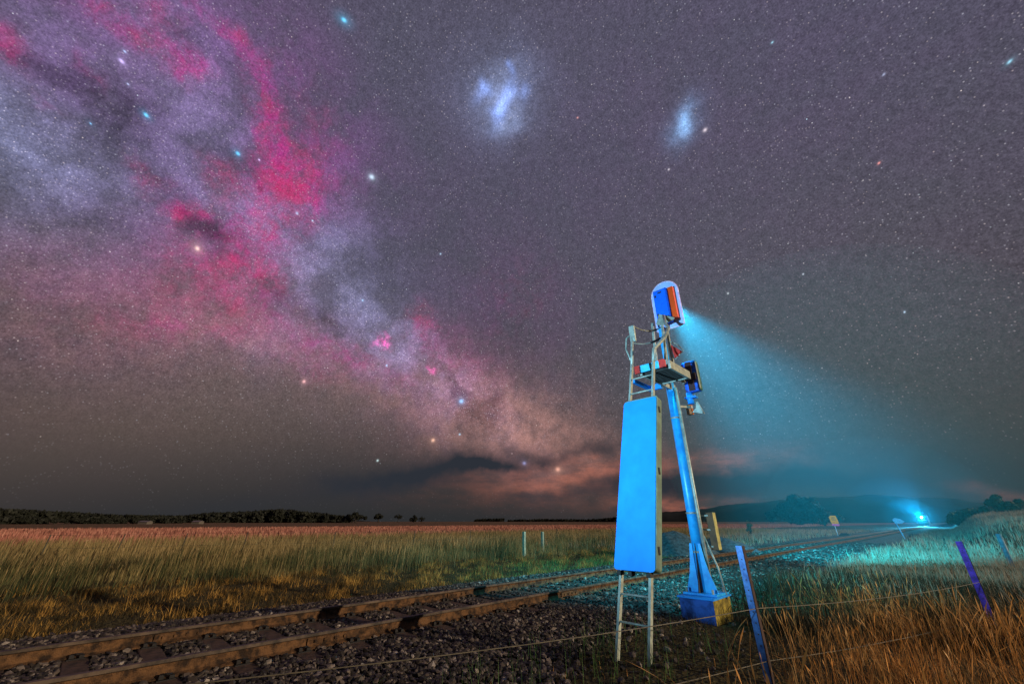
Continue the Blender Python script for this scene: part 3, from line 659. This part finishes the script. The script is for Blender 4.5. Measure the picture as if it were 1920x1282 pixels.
lens_m = emis('lit_signal_lens', (.1, .85, 1.0), 25)
mb = MB(); mb.tube([(hx0, 8.957, 6.75), (hx0, 8.975, 6.75)], .10, 24); SB(mb, 'lens', lens_m, hd)
mb = MB()
n = 14; r1 = .13
pa = [(hx0 + r1 * math.cos(rad(a)), 6.75 + r1 * math.sin(rad(a))) for a in np.linspace(-20, 200, n)]
pb_ = [(hx0 + (r1 + .008) * math.cos(rad(a)), 6.75 + (r1 + .008) * math.sin(rad(a))) for a in np.linspace(-20, 200, n)]
mb.prism(pa + pb_[::-1], 'y', 8.955, 9.22); SB(mb, 'hood', black_m, hd)
# lower head on the far side of the pole
lx, lz, ly = -3.33, 4.70, 9.20
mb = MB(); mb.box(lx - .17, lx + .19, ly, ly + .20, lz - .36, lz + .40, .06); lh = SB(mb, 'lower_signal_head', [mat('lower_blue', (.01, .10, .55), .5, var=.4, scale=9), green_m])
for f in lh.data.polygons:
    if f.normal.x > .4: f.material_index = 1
mb = MB(); mb.box(lx - .06, lx + .08, ly - .03, ly - .003, lz - .34, lz + .36, .01); mb.box(lx - .15, lx + .145, ly - .032, ly - .005, lz - .10, lz + .08, .01); SB(mb, 'dark_cross_bracket', maroon_m, lh)
mb = MB(); mb.tube([(lx - .10, ly + .06, lz - .62), (lx - .10, ly + .06, lz - .36)], .07, 14); mb.box(lx - .2, lx + .06, ly - .02, ly + .12, lz - .50, lz - .46, .005); SB(mb, 'mount', blue_m, lh)
mb = MB(); mb.box(lx - .22, lx - .10, ly + .0, ly + .12, lz - .86, lz - .64, .01); SB(mb, 'clamp_block', mat('rust_orange', (.45, .12, .03), .7), lh)
mb = MB(); mb.prism([(lx - .10, lz - .82), (lx + .16, lz - .90), (lx + .06, lz - .60), (lx + .02, lz - .60), (lx + .0, lz - .74)], 'y', ly + .02, ly + .06); mb.bar((px_ + .08, ly - .2, lz - .7), (lx - .1, ly + .06, lz - .7), .05, .05); SB(mb, 'arm', grey_m, lh)

# ------------------------------------------------------------------ signal lens and train headlight, plus added spots for spill, glow and upward fan
lamp('signal_lamp', 'SPOT', (hx0, 9.25, 6.75), (hx0 - .8, 30, 3.2), 150000, (.0, .54, .85), spot_size=rad(42), spot_blend=1.0, shadow_soft_size=.1)
lamp('signal_lamp_spill', 'SPOT', (hx0, 9.24, 6.70), (hx0 - 5.5, 17, 0), 9000, (.0, .62, .9), spot_size=rad(130), spot_blend=1.0, shadow_soft_size=.1)
TY = 225
lamp('train_headlight', 'SPOT', (TRK, TY - .3, 2.9), (TRK + 1.5, 20, .2), 300000, (.1, .70, 1.0), spot_size=rad(26), spot_blend=1.0, shadow_soft_size=.2)
lamp('train_glow', 'SPOT', (TRK, TY - .35, 3.0), (TRK - 4, TY - 20, 9), 70000, (.02, .55, 1.0), spot_size=rad(165), spot_blend=.3, shadow_soft_size=.2)

lamp('train_upward_beam', 'SPOT', (TRK, TY - .6, 3.4), (TRK - 12, TY - 16, 26), 120000, (.0, .50, .95), spot_size=rad(80), spot_blend=.5, shadow_soft_size=.2)
# ------------------------------------------------------------------ oncoming train
tr = empty('diesel_locomotive', (TRK, TY, .255), 'oncoming diesel train, dark, with one blazing blue-white headlight', 'locomotive')
ldk = mat('dark_blue_grey_paint', (.02, .03, .045), .5); lyl = mat('faded_yellow', (.18, .14, .04), .6); glass_m = mat('dark_glass', (.01, .012, .015), .1)
mb = MB(); mb.prism([(0, .9), (0, 1.9), (.35, 2.1), (.9, 2.95), (1.5, 3.75), (17, 3.75), (17, .9)], 'x', -1.45, 1.45); body = mb.build('body', ldk, tr)
mb = MB(); mb.prism([(.52, 2.22), (.98, 2.92), (.96, 2.93), (.50, 2.24)], 'x', -1.2, -.08); mb.prism([(.52, 2.22), (.98, 2.92), (.96, 2.93), (.50, 2.24)], 'x', .08, 1.2); mb.build('windscreen', glass_m, body, Matrix.Translation((0, -.16, 0)))
mb = MB(); mb.box(-1.4, 1.4, -.04, -.003, 1.0, 1.35); mb.build('buffer_beam_stripe', lyl, tr)
for x in (-.86, .86):
    mb = MB(); mb.tube([(x, -.02, .75), (x, -.35, .75)], .09, 10); mb.tube([(x, -.35, .75), (x, -.40, .75)], .22, 14); mb.build('buffer', ldk, tr)
mb = MB(); mb.box(-1.3, 1.3, -.1, .3, .25, .9, .04); mb.build('snow_plough', ldk, tr)
for y in (1.6, 3.4, 5.2, 11.8, 13.6, 15.4):
    for x in (-HG, HG):
        mb = MB(); mb.tube([(x - .06, y, .48), (x + .06, y, .48)], .48, 20); mb.build('wheel', clip_m, tr)
mb = MB()
mb.tube([(0, .62, 2.66 + .3), (0, .40, 2.66 + .3)], .30, 18); mb.build('headlight', emis('lit_headlight', (.45, .95, 1.0), 60), tr)

# ------------------------------------------------------------------ haze lit by the lamps
def vol(name, verts, faces, dens, col, label, aniso=0.0):
    me = bpy.data.meshes.new(name); me.from_pydata(verts, [], faces); me.update()
    m = bpy.data.materials.new(name); m.use_nodes = True; t = m.node_tree; t.nodes.remove(t.nodes['Principled BSDF'])
    pv = t.nodes.new('ShaderNodeVolumePrincipled'); pv.inputs['Density'].default_value = dens; pv.inputs['Color'].default_value = col + (1,); pv.inputs['Anisotropy'].default_value = aniso
    t.links.new(pv.outputs[0], t.nodes['Material Output'].inputs['Volume'])
    o = link(name, me, m); tag(o, label, 'haze', kind='stuff'); return o
def teardrop(c0, c1, R_, n=40, k=22):
    c0, c1 = Vector(c0), Vector(c1); d_ = (c1 - c0).normalized(); a = d_.orthogonal().normalized(); b = d_.cross(a); vs = []
    for i in range(k + 1):
        u = i / k; u = u * u * (3 - 2 * u) if i > k // 2 else u; r = max(.35, R_ * (math.sin(math.pi * min(1, u ** 1.25)) ** .8)) if i < k else .2
        vs += [tuple(c0.lerp(c1, u) + (a * math.cos(6.28318 * q / n) + b * math.sin(6.28318 * q / n)) * r) for q in range(n)]
    fs = [(i * n + q, i * n + (q + 1) % n, (i + 1) * n + (q + 1) % n, (i + 1) * n + q) for i in range(k) for q in range(n)]
    return vs, fs + [tuple(range(n))[::-1], tuple(range(k * n, k * n + n))]
v_, f_ = teardrop((hx0, 9.3, 6.72), (hx0 - .3, 82, 10.5), 16)
vol('mist', v_, f_, .0019, (.12, .88, 1.0), 'thin mist in front of the signal lamp, glowing teal')
for rr, dn, lab in ((34, .0008, 'outermost faint mist around the train headlight'), (17, .0007, 'middle veil of mist around the train headlight'), (8, .0012, 'innermost mist close to the train headlight')):
    bs = bmesh.new(); bmesh.ops.create_icosphere(bs, subdivisions=3, radius=1)
    for v in bs.verts: v.co = Vector((v.co.x * rr + TRK - rr * .35, v.co.y * rr + TY - rr * .6, v.co.z * rr * .85 + 3))
    sv = [tuple(v.co) for v in bs.verts]; sf = [tuple(v.index for v in f.verts) for f in bs.faces]; bs.free()
    vol('mist', sv, sf, dn, (.15, .8, 1.0), lab)

# ------------------------------------------------------------------ fences and posts
bpost = mat('blue_lit_picket', (.10, .30, .95), .5, var=.35, scale=12); vpost = mat('violet_lit_picket', (.16, .06, .85), .5, var=.4, scale=12); lpost = mat('pale_blue_post', (.10, .17, .20), .6)  # blue and violet light on the pickets put into their colours
flange_m = mat('shaded_flange', (.05, .025, .02), .8); wire_m = mat('old_fence_wire', (.10, .085, .055), .6, .3)  # flange colour holds the dark, unlit side of the pickets
def picket(parent, x, y, h, m, lean=(0, 0), w=.05, label=None):
    z = gz1(x, y); mb = MB(); t_ = .007
    def leg(ax_, ay_): mb.bar((x + ax_ * w * .5, y + ay_ * w * .5, z - .3), (x + ax_ * w * .5 + lean[0], y + ay_ * w * .5 + lean[1], z + h), w if ax_ else t_, t_ if ax_ else w, up=(0, 1, 0))
    leg(-1, 0)
    o = mb.build('fence_post', m, parent, Matrix.Translation(-parent.location)); 
    mb = MB()
    for i in range(9):
        u = .25 + i * .08; mb.box(x - w * .5 + lean[0] * u - .006, x - w * .5 + lean[0] * u + .006, y + lean[1] * u - .010, y + lean[1] * u - .004, z + h * u - .006, z + h * u + .006)
    mb.build('wire_hole_strip', wire_m, o, Matrix.Translation(-parent.location))
    mb = MB(); mb.bar((x + .006, y + .002, z - .3), (x + .006 + lean[0], y + .002 + lean[1], z + h), .009, w * .95, up=(0, 1, 0)); mb.build('side_flange', flange_m, o, Matrix.Translation(-parent.location))
    if label: o['label'] = label
    return o
fA = (-1.83, 5.75); fB = (.06, 11.4); fC = (2.4, 26.5); fZ = (-3.2, .6)
fr = empty('wire_fence', (fA[0], fA[1], 0), 'sagging two-wire fence on steel star pickets through the dry grass at right', 'fence')
picket(fr, *fA, 1.31, bpost, (-.02, 0), .078, 'star picket nearest the camera, coloured as blue-lit'); picket(fr, *fB, 1.31, vpost, (-.02, 0), .085, 'star picket coloured as violet-lit'); 
bx, by = pland(1899, 1062); o_ = MB(); o_.tube([(bx, by, gz1(bx, by) - .3), (bx, by, gz1(bx, by) + 1.15)], .085, 12); o_ = o_.build('fence_post', lpost, fr, Matrix.Translation(-fr.location)); o_['label'] = 'pale round post farthest along the fence'
for hh in (.68, .20):
    mb = MB(); seq = [(fA[0] + (fA[0] - fB[0]) * 1.15, fA[1] + (fA[1] - fB[1]) * 1.0), fA, fB, (bx, by)]
    for a, b in zip(seq, seq[1:]):
        pts = []
        for i in range(9):
            u = i / 8; x = a[0] + (b[0] - a[0]) * u; y = a[1] + (b[1] - a[1]) * u; pts.append((x, y, gz1(a[0], a[1]) * (1 - u) + gz1(*b) * u + hh - .10 * 4 * u * (1 - u) * .5))
        mb.tube(pts, .0045, 5, caps=False)
    mb.build('wire', wire_m, fr, Matrix.Translation(-fr.location))
# far side: two pale marker posts and a row of thin dark fence posts
wp = mat('pale_green_white_post', (.22, .27, .20), .6)
for (px0, ptop, pbot), lab in (((983, 998, 1042), 'left one of two pale posts in the tall grass beyond the track'), ((1018, 998, 1033), 'right one of two pale posts in the tall grass beyond the track')):
    x, y = pland(px0, pbot, -.05); v = pdir(px0, ptop); h = v.z * math.hypot(x, y) / math.hypot(v.x, v.y) + CAM_Z
    mb = MB(); mb.box(-.07, .07, -.07, .07, -.3, h + .05, .012); o = mb.build('marker_post', wp); o.location = (x, y, 0); tag(o, lab, 'post', 'pale posts beyond the track')
fl = empty('wire_fence', (-17, 5, 0), 'thin dark posts and wires of a field fence in the tall grass beyond the track', 'fence')
dpost = mat('weathered_dark_post', (.05, .045, .03), .8)
pts0 = []
for px0, pb0, lean in ((65, 1062, .10), (205, 1058, .22), (330, 1052, .15), (448, 1048, .12), (620, 1043, .05), (772, 1036, .08), (880, 1031, .02), (1045, 1022, 0), (1106, 1019, 0), (1150, 1016, 0)):
    x, y = pland(px0, pb0, -.05)
    mb = MB(); mb.tube([(x, y, -.3), (x + lean * .7, y + lean * .7, 1.12)], .022, 7); mb.build('fence_post', dpost, fl, Matrix.Translation(-fl.location)); pts0.append((x, y))
for hh in (.6, 1.1):
    mb = MB(); mb.tube([(x, y, hh) for x, y in pts0], .006, 4); mb.build('wire', dpost, fl, Matrix.Translation(-fl.location))

# trackside signs
ysm = mat('orange_yellow_sign_face', (.95, .30, .015), .5); psm = mat('pink_sign_foot', (.75, .12, .40), .5); wsm = mat('white_post_paint', (.6, .6, .65), .5)
x, y = pland(1571, 1002, .05); sg = empty('trackside_sign', (x, y, gz1(x, y)), 'small orange-yellow board with pink foot on a white post beside the far track', 'sign')
hgt_ = 1.55
mb = MB(); mb.tube([(0, 0, -.3), (-.05, 0, hgt_ + .3)], .045, 8); mb.build('post', wsm, sg)
mb = MB(); mb.prism([(-.45, 1.75), (-.36, 1.5), (.46, 1.45), (.55, 1.7), (.40, 2.5), (-.30, 2.5), (-.52, 2.3)], 'y', -.06, -.03); yb = mb.build('board', ysm, sg); yb.rotation_euler = (0, 0, rad(40))
mb = MB(); mb.prism([(-.35, 1.25), (.5, 1.2), (.58, 1.44), (-.36, 1.49)], 'y', -.06, -.03); q = mb.build('foot_board', psm, sg); q.rotation_euler = (0, 0, rad(40))
mb = MB(); mb.box(-.22, .24, -.068, -.061, 2.2, 2.28); mb.box(-.22, .24, -.068, -.061, 1.95, 2.02); q = mb.build('dark_bars', dark_m, yb)
x, y = pland(1698, 1009, .05); s2 = empty('trackside_sign', (x, y, gz1(x, y)), 'pale blue plate on a leaning thin post right of the track near the train', 'sign')
cyp = mat('pale_cyan_plate', (.12, .38, .60), .5)
mb = MB(); mb.tube([(0, 0, -.3), (-.35, -.2, 1.75)], .05, 8); mb.build('post', cyp, s2)
mb = MB(); mb.prism([(-.95, 1.95), (-.75, 1.55), (.05, 1.55), (.42, 1.75), (.05, 1.98), (-.6, 2.12)], 'y', -.26, -.22); q = mb.build('plate', cyp, s2); q.scale = (.8, 1, .95); q.rotation_euler = (0, 0, rad(35))
# small dark point lever boxes
for (px0, py0), lab, sc_ in (((1584, 1003), 'small black switch box beside the far track', .5), ((1718, 1007), 'low black culvert lid in the grass right of the track', .6)):
    x, y = pland(px0, py0, .0); mb = MB(); mb.prism([(-1.2, 0), (1.2, 0), (.9, .45), (.3, .7), (-.5, .65), (-1.0, .35)], 'y', -.5, .5)
    o = mb.build('switch_box', black_m); o.scale = (sc_, sc_, sc_); o.location = (x, y, gz1(x, y)); o.rotation_euler = (0, 0, rad(35)); tag(o, lab, 'switch box')

# ------------------------------------------------------------------ vegetation
TAU = 6.28318
def leaf_cloud(n, centers, radii, size):
    ci = RNG.integers(0, len(centers), n); c = centers[ci]; r = radii[ci]
    d_ = RNG.normal(0, 1, (n, 3)); d_ /= np.linalg.norm(d_, axis=1)[:, None]
    P = c + d_ * r * (RNG.uniform(.35, 1.05, n) ** .6)[:, None]
    a = RNG.normal(0, 1, (n, 3)); a /= np.linalg.norm(a, axis=1)[:, None]; b = np.cross(a, d_ + .01); b /= np.linalg.norm(b, axis=1)[:, None] + 1e-6
    s = size * RNG.uniform(.6, 1.4, n)[:, None]
    Q = np.stack([P - a * s, P - b * s * .6, P + a * s, P + b * s * .6], 1).reshape(-1, 3)
    F = np.arange(n * 4).reshape(n, 4); return Q, F, np.repeat(RNG.uniform(0, 1, n), 4)
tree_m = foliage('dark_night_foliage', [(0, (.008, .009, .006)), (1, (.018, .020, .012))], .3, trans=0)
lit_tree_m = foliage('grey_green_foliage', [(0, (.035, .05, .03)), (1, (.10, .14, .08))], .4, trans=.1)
bark_m = mat('bark', (.03, .024, .018), .9)
def tree(px0, pbase, ptop, wpx, dist, label, group=None, m=None, name='tree', n=2600, trunk_frac=.25, leaf=None, cat='tree'):
    v = pdir_az(px0); x, y = v[0] * dist, v[1] * dist; z0 = gz1(x, y)
    def zat(py):
        q = pdir(px0, py); return dist * q.z / math.hypot(q.x, q.y) + CAM_Z
    zb = max(z0, min(zat(pbase), z0 + 8)); H = max(zat(ptop) - z0, 2); W = wpx / FPX * dist * .9
    root = empty(name, (x, y, z0), label, cat, group)
    k = 16; cen = np.zeros((k, 3)); r = np.zeros((k, 3)); tz = H * trunk_frac
    for i in range(k):
        a = RNG.uniform(0, TAU); q = RNG.uniform(0, .36) * W; u = RNG.uniform(0, 1)
        cen[i] = (math.cos(a) * q, math.sin(a) * q, tz + (H - tz) * (.22 + .58 * u * (1 - .6 * (q / W) ** 1))); rr = min(W, H) * RNG.uniform(.14, .24)
        r[i] = (rr, rr, min(rr * .85, (H - tz) * .25))
    cen[0] = (0, 0, H - r[0][2] * 1.0)
    Q, F, c = leaf_cloud(n, cen, r, leaf or max(W, H) * .035)
    cr = npmesh('crown', Q, F, m or tree_m, root, col=c)
    mb = MB(); tr_ = max(.12, W * .03)
    mb.tube([(0, 0, -.5), (.1, 0, tz * .7), (.15, .1, H * .6)], [tr_, tr_ * .8, tr_ * .35], 7)
    for i in range(5):
        c_ = cen[i + 1]; mb.tube([(.1, .05, tz * (.7 + .1 * i)), (c_[0] * .5, c_[1] * .5, (tz + c_[2]) / 2), tuple(c_)], [tr_ * .5, tr_ * .35, tr_ * .12], 5)
    mb.build('trunk', bark_m, root); return root
G1 = 'lone trees along the field edge'
tree(666, 984, 960, 46, 380, 'rounded dark tree at the right end of the long wood', G1)
tree(709, 979, 962, 34, 400, 'wide flat-topped tree left of the small round tree', G1, trunk_frac=.35)
tree(746, 978, 963, 17, 420, 'smallest round tree standing alone on the field edge', G1, trunk_frac=.4, n=1200)
tree(776, 979, 965, 22, 400, 'dark bushy tree at the right end of the field edge trees', G1, trunk_frac=.05)
tree(790, 979, 967, 14, 405, 'low bush joined to the dark bushy tree', G1, trunk_frac=.02, n=1200)
tree(104, 988, 972, 26, 330, 'dark bush in the left pasture, left of a pair', G1, trunk_frac=.05)
tree(135, 988, 971, 30, 330, 'dark bush in the left pasture, beside the hedge', G1, trunk_frac=.05)
tree(250, 988, 970, 30, 330, 'dark rounded bush between hedge and long wood', G1, trunk_frac=.05)
def wood(pts, dist, label, dens=1, depth=40, m=None, leaf=1.1, base=0):
    """continuous far-off wood: skyline points (px, row)"""
    f_ = interp(pts); x0, x1 = pts[0][0], pts[-1][0]; cen = []; r = []
    px0 = x0
    while px0 < x1:
        v = pdir_az(px0); 
        for k in range(3):
            dd = dist + RNG.uniform(0, depth); q = pdir(px0, f_(px0) + RNG.uniform(-1.5, 1.5)); x, y = v[0] * dd, v[1] * dd; zt = dd * q.z / math.hypot(q.x, q.y) + CAM_Z; z0 = gz1(x, y)
            H = max(zt - z0, 1.2); rr = min(H * .35, 5)
            for u in (.2, .5, .8):
                cen.append((x + RNG.uniform(-2, 2), y + RNG.uniform(-2, 2), z0 + H * u)); r.append((rr * 1.1, rr * 1.1, max(H * .22, .5)))
        px0 += 3.2
    cen = np.array(cen); r = np.array(r); n = int(len(cen) * 55 * dens)
    Q, F, c = leaf_cloud(n, cen, r, leaf); o = npmesh('woods', Q, F, m or tree_m, col=c); tag(o, label, 'woods', kind='stuff'); return o
wood([(340, 980), (350, 968), (380, 963), (440, 961), (500, 957), (540, 955), (560, 960), (600, 963), (640, 968), (655, 972)], 380, 'long dark wood on the field edge at left', .9)
wood([(150, 974), (170, 972), (200, 974), (230, 974)], 335, 'dark hedge of bushes in the left pasture')
wood([(-60, 972), (0, 971), (40, 969), (78, 974)], 330, 'dark hedge at the left edge of the picture')
wood([(262, 975), (290, 972), (340, 970)], 350, 'low dark hedge left of the long wood')
wood([(-60, 955), (0, 956), (60, 958), (140, 963), (220, 967), (300, 968), (345, 968)], 1000, 'tree belt along the far ridge at left', .5, leaf=3)
wood([(892, 975), (920, 974), (942, 973)], 600, 'small dark clump of trees at mid distance', .8, leaf=1.5)
wood([(955, 976), (1020, 974), (1080, 975), (1120, 974), (1165, 970)], 650, 'thin tree belt along the horizon left of the blue panel', .6, leaf=1.5)
tree(1500, 985, 927, 110, 230, 'big dark domed tree below the hills between signal and train', None, n=6000, trunk_frac=.05)
tree(1545, 985, 950, 70, 250, 'lower dark tree joined to the right of the big domed tree', None, n=3000, trunk_frac=.05)
tree(1888, 975, 926, 50, 120, 'grey-green bushy tree at the right edge above the grassy bank', None, m=lit_tree_m, n=6000, trunk_frac=.05, leaf=.28)
wood([(1800, 968), (1815, 962), (1835, 959), (1860, 961), (1930, 964)], 125, 'low scrub along the top of the right bank', .8, depth=6, m=lit_tree_m, leaf=.22)
tree(1402, 992, 976, 12, 70, 'tiny shrub in the grass right of the signal post', None, m=lit_tree_m, n=500, trunk_frac=.05, name='shrub', cat='shrub')

# farm sheds at the wood's foot
shed_m = mat('pale_shed_tin', (.12, .10, .08), .6); 
for px0, w, lab in ((273, 5, 'low pale farm shed at the left end of the wood'), (371, 4.5, 'second low farm shed under the long wood, farther right')):
    v = pdir_az(px0); d0 = 322; x, y = v[0] * d0, v[1] * d0; s_ = empty('farm_shed', (x, y, gz1(x, y)), lab, 'shed', 'farm sheds by the wood', rz=rad(YAW))
    mb = MB(); mb.box(-w / 2, w / 2, -2, 2, 0, 1.2); mb.build('wall', shed_m, s_)
    mb = MB(); mb.prism([(-2.3, 1.2), (2.3, 1.2), (0, 1.9)], 'x', -w / 2 - .2, w / 2 + .2); mb.build('roof', mat('tin_roof', (.10, .09, .08), .5), s_)

# grasses
dry_m = foliage('dry_orange_grass', [(0, (.08, .05, .02)), (.28, (.28, .16, .055)), (.52, (.62, .31, .09)), (.78, (.95, .42, .10)), (1, (.98, .70, .34))], 1.3, .36, .64, rnd=.45)
short_m = foliage('short_straw_grass', [(0, (.03, .022, .010)), (.42, (.10, .068, .020)), (.62, (.34, .18, .040)), (1, (.70, .42, .10))], 1.5, .40, .62, rnd=.4)
tall_m = foliage('tall_green_grass', [(0, (.020, .030, .012)), (.35, (.045, .066, .025)), (.6, (.17, .15, .055)), (1, (.44, .32, .13))], .33, .36, .64, rnd=.4)
yel_m = foliage('yellow_field_grass', [(0, (.09, .09, .035)), (.5, (.28, .20, .08)), (1, (.50, .36, .17))], .18, rnd=.55)
pink_m = foliage('reddish_crop', [(0, (.20, .09, .05)), (.4, (.40, .15, .11)), (1, (.62, .32, .22))], .09, rnd=.5)
bank_m = foliage('pale_bank_grass', [(0, (.14, .10, .06)), (.5, (.34, .24, .15)), (1, (.55, .42, .28))], .25, rnd=.5)
green_g = foliage('fresh_green_grass', [(0, (.03, .08, .02)), (.5, (.07, .16, .04)), (1, (.14, .24, .07))], .6, rnd=.5)
dark_g = foliage('dark_olive_grass', [(0, (.014, .014, .007)), (.5, (.032, .026, .012)), (1, (.09, .065, .03))], .9, rnd=.5)
def U(a, b, n): return RNG.uniform(a, b, len(n))
def veg(name, x, y, h, w, lean, m, label, cat='grass', **kw): tag(blades(name, x, y, h, w, lean, m, **kw), label, cat, kind='stuff')
def sel(k, x, y): return x[k], y[k]
# right foreground, denser and higher away from the gravel
x, y = scatter(120000, -4.2, 9, 1.2, 13, .9, 1.2)
xe = np.clip(-1.9 - .13 * (y - 3), -3.2, -1.6); x, y = sel(U(0, 1, x) < S((x - xe) / 1.8) * .96 + .015, x, y)
xe = np.clip(-1.9 - .13 * (y - 3), -3.2, -1.6)
tus = np.clip(.55 + .5 * wob(x, y, 1.6, 2.2), .25, 1.3)
veg('dry_grass', x, y, U(.2, .5, x) * tus * (.4 + .6 * S((x - xe) / 2)), U(.003, .007, x), .5, dry_m, 'dry orange grass in the right foreground')
x, y = scatter(14000, -3.4, 8, 1.6, 12, .9, 1.6); xe = np.clip(-2.2 - .13 * (y - 3), -3.4, -1.9); x, y = sel((U(0, 1, x) < S((x - xe) / 1.6)), x, y)
veg('grass_stalks', x, y, U(.38, .90, x) * np.clip(.72 + .35 * wob(x, y, 1.1, 5), .45, 1.05), U(.0055, .012, x), .34, dry_m, 'tall dry seed stalks in the right foreground', seg=4, head=.6)
# dark tufts between gravel and fence
x, y = scatter(26000, -4.8, 1.5, 8.6, 17, .7, 1.1); x, y = sel(U(0, 1, x) < S((x + 4.6 + .05 * (y - 9)) / 1.4), x, y)
veg('dark_grass', x, y, U(.15, .50, x), U(.008, .015, x), .45, dark_g, 'dark tufted grass behind the first fence post')
x, y = scatter(9000, -5, -1.6, 1.6, 8.4, .9, 1.3); x, y = sel(x > np.clip(-3.0 - .38 * (y - 2), -4.3, -2.4), x, y)
veg('dark_grass', x, y, U(.04, .20, x), .006, .6, dark_g, 'low dark grass on the bare soil around the ladder foot')
x, y = scatter(80000, -4.6, 26, 13, 36, .75, .6); x, y = sel(U(0, 1, x) < S((x + 4.3) / 1.4), x, y)
veg('bank_grass', x, y, U(.15, .5, x), U(.012, .022, x), .45, bank_m, 'pale grass behind the fence at right')
x, y = scatter(110000, -4.2, 90, 34, 130, .5, .3); x, y = sel(U(0, 1, x) < S((x + 3.8) / 1.5), x, y)
veg('bank_grass', x, y, U(.3, .6, x), U(.03, .06, x), .4, bank_m, 'pale grass covering the right bank')
x, y = scatter(700, -4.4, -2.4, 2.2, 7, .9, 2.6); veg('weeds', x, y, U(.15, .42, x), .006, .35, green_g, 'sparse green weeds at the gravel edge', 'weeds')
# verge beyond the track
x, y = scatter(150000, -17.5, -9.9, -3, 27, .92, 1.9); x, y = sel(U(0, 1, x) < S((-9.8 - x) / 1.1), x, y)
tus = np.clip(.5 + .6 * wob(x, y, 1.9, 3.3), .2, 1.35)
veg('short_grass', x, y, U(.08, .32, x) * tus, U(.007, .014, x), .6, short_m, 'short yellowed grass on the far verge')
x, y = scatter(26000, -17.5, -10.4, -3, 27, .3, 1.9); veg('short_grass', x, y, U(.06, .2, x), .012, .6, dark_g, 'dark undergrowth of the far verge')
x, y = scatter(16000, -13.5, -9.9, 9.5, 32, .9, 1.4); x, y = sel(U(0, 1, x) < S((y - 9) / 8), x, y); veg('green_grass', x, y, U(.08, .28, x), .014, .45, green_g, 'greener grass along the far side of the track')
x, y = scatter(75000, -25, -15.0, -5, 45, .8, .9); tus = np.clip(.72 + .4 * wob(x, y, .8, 1), .3, 1.12) * S((-15.0 - x) / 2.4 + .15)
veg('tall_grass', x, y, U(.42, .90, x) * tus, U(.009, .018, x), .17, tall_m, 'tall dark green grass beyond the far verge', wind=(.02, .03))
x, y = scatter(7000, -26, -14.6, -5, 45, .8, 1.3); veg('grass_stalks', x, y, U(.55, .95, x), U(.009, .016, x), .15, yel_m, 'straw seed stalks standing in the tall green grass', seg=4, wind=(.05, .06))
x, y = scatter(70000, -46, -22, -10, 90, .4, .5); veg('tall_grass', x, y, U(.55, .95, x), U(.02, .045, x), .2, yel_m, 'yellowish tall grass behind the dark green belt', wind=(.04, .05))
x, y = scatter(90000, -125, -42, -40, 300, 0); veg('red_crop', x, y, U(.5, .85, x), U(.10, .20, x), .2, pink_m, 'reddish pink crop covering the wide field', 'crop')
x, y = scatter(50000, -60, -11.5, 24, 120, .6, .3); veg('rough_grass', x, y, U(.2, .6, x), U(.03, .05, x), .4, bank_m, 'rough pale grass beyond the gravel heaps')
